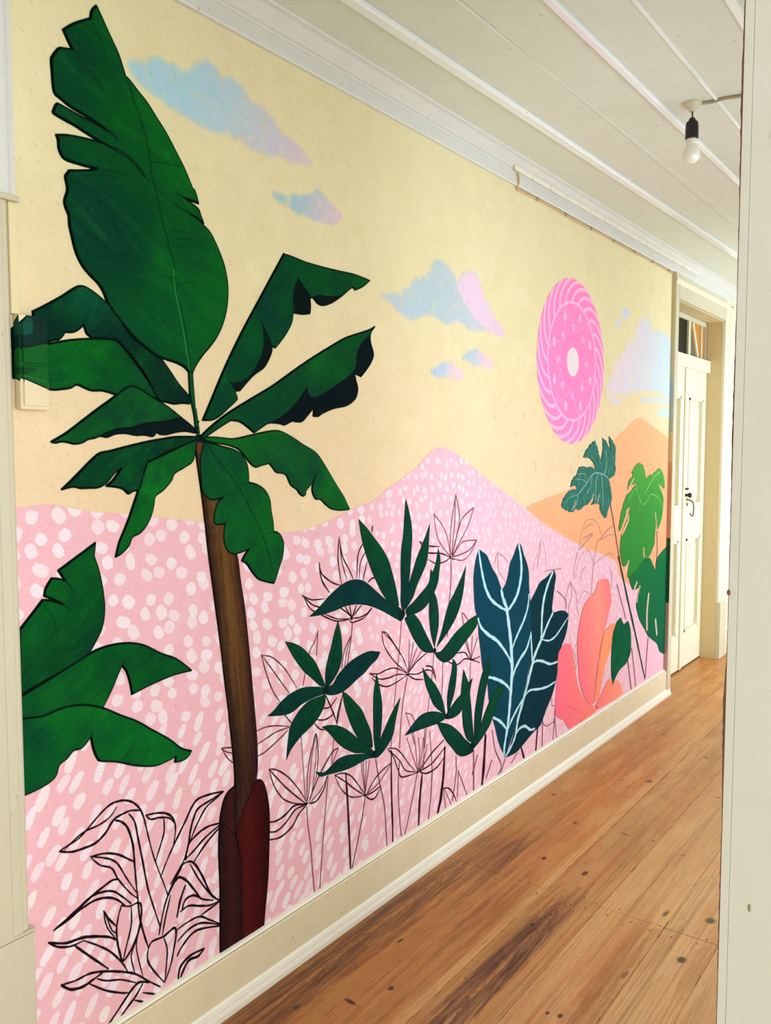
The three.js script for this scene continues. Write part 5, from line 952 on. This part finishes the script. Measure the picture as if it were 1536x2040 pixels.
  const tg = new THREE.BufferGeometry(); tg.setAttribute('position', new THREE.Float32BufferAttribute([6.332, low, fz - 0.01, 6.49, low, fz - 0.01, 6.35, top, fz - 0.01, 6.332, top, fz - 0.01, 6.332, low, fz - 0.01, 6.35, top, fz - 0.01], 3)); tg.setAttribute('uv', new THREE.Float32BufferAttribute([0, 0, 1, 0, 0, 1, 0, 1, 0, 0, 0, 1], 2)); tg.computeVertexNormals(); mesh('pane', tg, grey, tilt);
}

// ---------- near door jamb on the right ----------
const jamb = group('trim_2'); structure(jamb);
mesh('jamb_lining', boxUV(bx(0.8, 0.812, 0, 2.45, ZR + 0.0084, ZT)), M.jamb, jamb);
mesh('jamb_bead', boxUV(bx(0.7996, 0.83, 0, 2.45, ZR + 0.0006, ZR + 0.008)), M.jamb, jamb);
mesh('corridor_casing', boxUV(bx(0.802, 0.92, 0, 2.5, ZR - 0.0004, ZR + 0.012)), M.jamb, jamb);
{ // bare wood where the paint has chipped off the arris
  seed = 77; const sh = new THREE.Shape(), wide = (y) => 0.0006 + [[1.9, 0.09, 1.1], [1.62, 0.07, 0.7], [1.36, 0.03, 1.8], [1.31, 0.03, 1.3], [1.18, 0.08, 0.5]].reduce((t, [c, r, w]) => t + 0.0011 * w * Math.exp(-(((y - c) / r) ** 2)), 0);
  sh.moveTo(ZR + 0.0008, 0); sh.lineTo(ZR + 0.0008, 2.45); for (let y = 2.45; y > 0; y -= 0.006) sh.lineTo(ZR + 0.0006 - wide(y) * between(0.75, 1.2), y); sh.lineTo(ZR + 0.0006, 0);
  const g = new THREE.ExtrudeGeometry(sh, { depth: 0.004, bevelEnabled: false }); g.rotateY(-Math.PI / 2); g.translate(0.804, 0, 0);
  mesh('chipped_edge', g, M.worn, jamb);
  mesh('nail', new THREE.SphereGeometry(0.0017, 10, 8).scale(0.5, 1.6, 1).translate(0.797, 1.464, ZR + 0.001), M.worn, jamb);
  mesh('nail', new THREE.SphereGeometry(0.0024, 10, 8).scale(0.2, 1.6, 0.6).translate(0.8, 1.177, 1.57), std({ color: 0x8a8266, roughness: 0.9 }), jamb);
}

// ---------- pendant bulb, cables ----------
{
  const p = group('pendant_bulb'); p.position.set(3.153, H, 0.8); thing(p, 'bare white bulb in a black socket hanging from the ceiling boards', 'light bulb');
  const white = std({ color: 0xe9e4d4, roughness: 0.4 }), black = std({ color: 0x0a0a0a, roughness: 0.5 });
  const lathe = (name, pts, m) => mesh(name, new THREE.LatheGeometry(pts.map(([r, y]) => new THREE.Vector2(r, y)), 28), m, p);
  lathe('ceiling_rose', [[0, -0.03], [0.012, -0.03], [0.016, -0.018], [0.028, -0.014], [0.032, -0.004], [0.032, 0]], std({ color: 0xcfc6ac, roughness: 0.5 }));
  mesh('cord', tube([[0, -0.028, 0], [0.002, -0.045, 0], [0, -0.062, 0]], 0.003, 12), std({ color: 0x4a4236, roughness: 0.7 }), p);
  lathe('socket', [[0, -0.052], [0.009, -0.053], [0.013, -0.062], [0.02, -0.068], [0.022, -0.085], [0.0225, -0.122], [0.019, -0.125], [0, -0.125]], black);
  lathe('bulb_collar', [[0.0, -0.124], [0.0185, -0.124], [0.02, -0.13], [0.018, -0.134], [0.02, -0.139], [0.018, -0.145], [0, -0.145]], white);
  const b = lathe('bulb', [[0.0175, -0.143], [0.021, -0.152], [0.0275, -0.165], [0.0305, -0.178], [0.029, -0.19], [0.022, -0.2], [0.012, -0.206], [0, -0.208]], new THREE.MeshPhysicalMaterial({ color: 0xeeeade, roughness: 0.12, clearcoat: 1 }));
  const c = mesh('ceiling_cable', tube([[3.16, H - 0.006, 0.825], [3.172, H - 0.006, 0.863], [3.166, H - 0.006, 0.9], [3.178, H - 0.006, 0.955], [3.2, H - 0.006, 1.2], [3.2, H - 0.006, ZR + 0.01]], 0.0055), std({ color: 0xa89a78, roughness: 0.6 }));
  thing(c, 'beige cable clipped along the ceiling boards to the hanging bulb', 'cable');
  const w = group('wall_cable'); thing(w, 'thin beige cable tacked along the bottom of the white cornice', 'cable');
  const pts = [[3.30, 2.775, 0.024], [3.335, 2.768, 0.024], [3.348, 2.74, 0.0235], [3.356, 2.714, 0.012]]; for (let x = 3.42; x < 5.5; x += 0.12) pts.push([x, 2.7145 + 0.0025 * Math.sin(x * 9), 0.0065]); pts.push([5.5, 2.716, 0.0065]);
  mesh('cable', tube(pts, 0.0042, 220), std({ color: 0xd6b07a, roughness: 0.5 }), w);
  for (let x = 3.55; x < 5.5; x += 0.31) mesh('clip', bx(x - 0.004, x + 0.004, 2.708, 2.723, 0.0045, 0.0125, 0.001), std({ color: 0x9a8a64, roughness: 0.6 }), w);
  const t = group('cornice_trunking'); thing(t, 'white cable trunking strip fixed along the cornice above the cable', 'trunking');
  for (let x = 3.28, k = 0; x < 5.9; k++) { const l = between(0.12, 0.2); mesh('trunking_piece', boxUV(bx(x, x + l - 0.006, 2.7685 + between(-0.0006, 0.0006), 2.7865, 0.0325, 0.0395 + between(0, 0.001), 0.0015)), M.shoe, t); x += l; }
}

scene.traverse((o) => { if (o.isMesh) { o.castShadow = true; o.receiveShadow = true; } });
renderer.render(scene, camera);
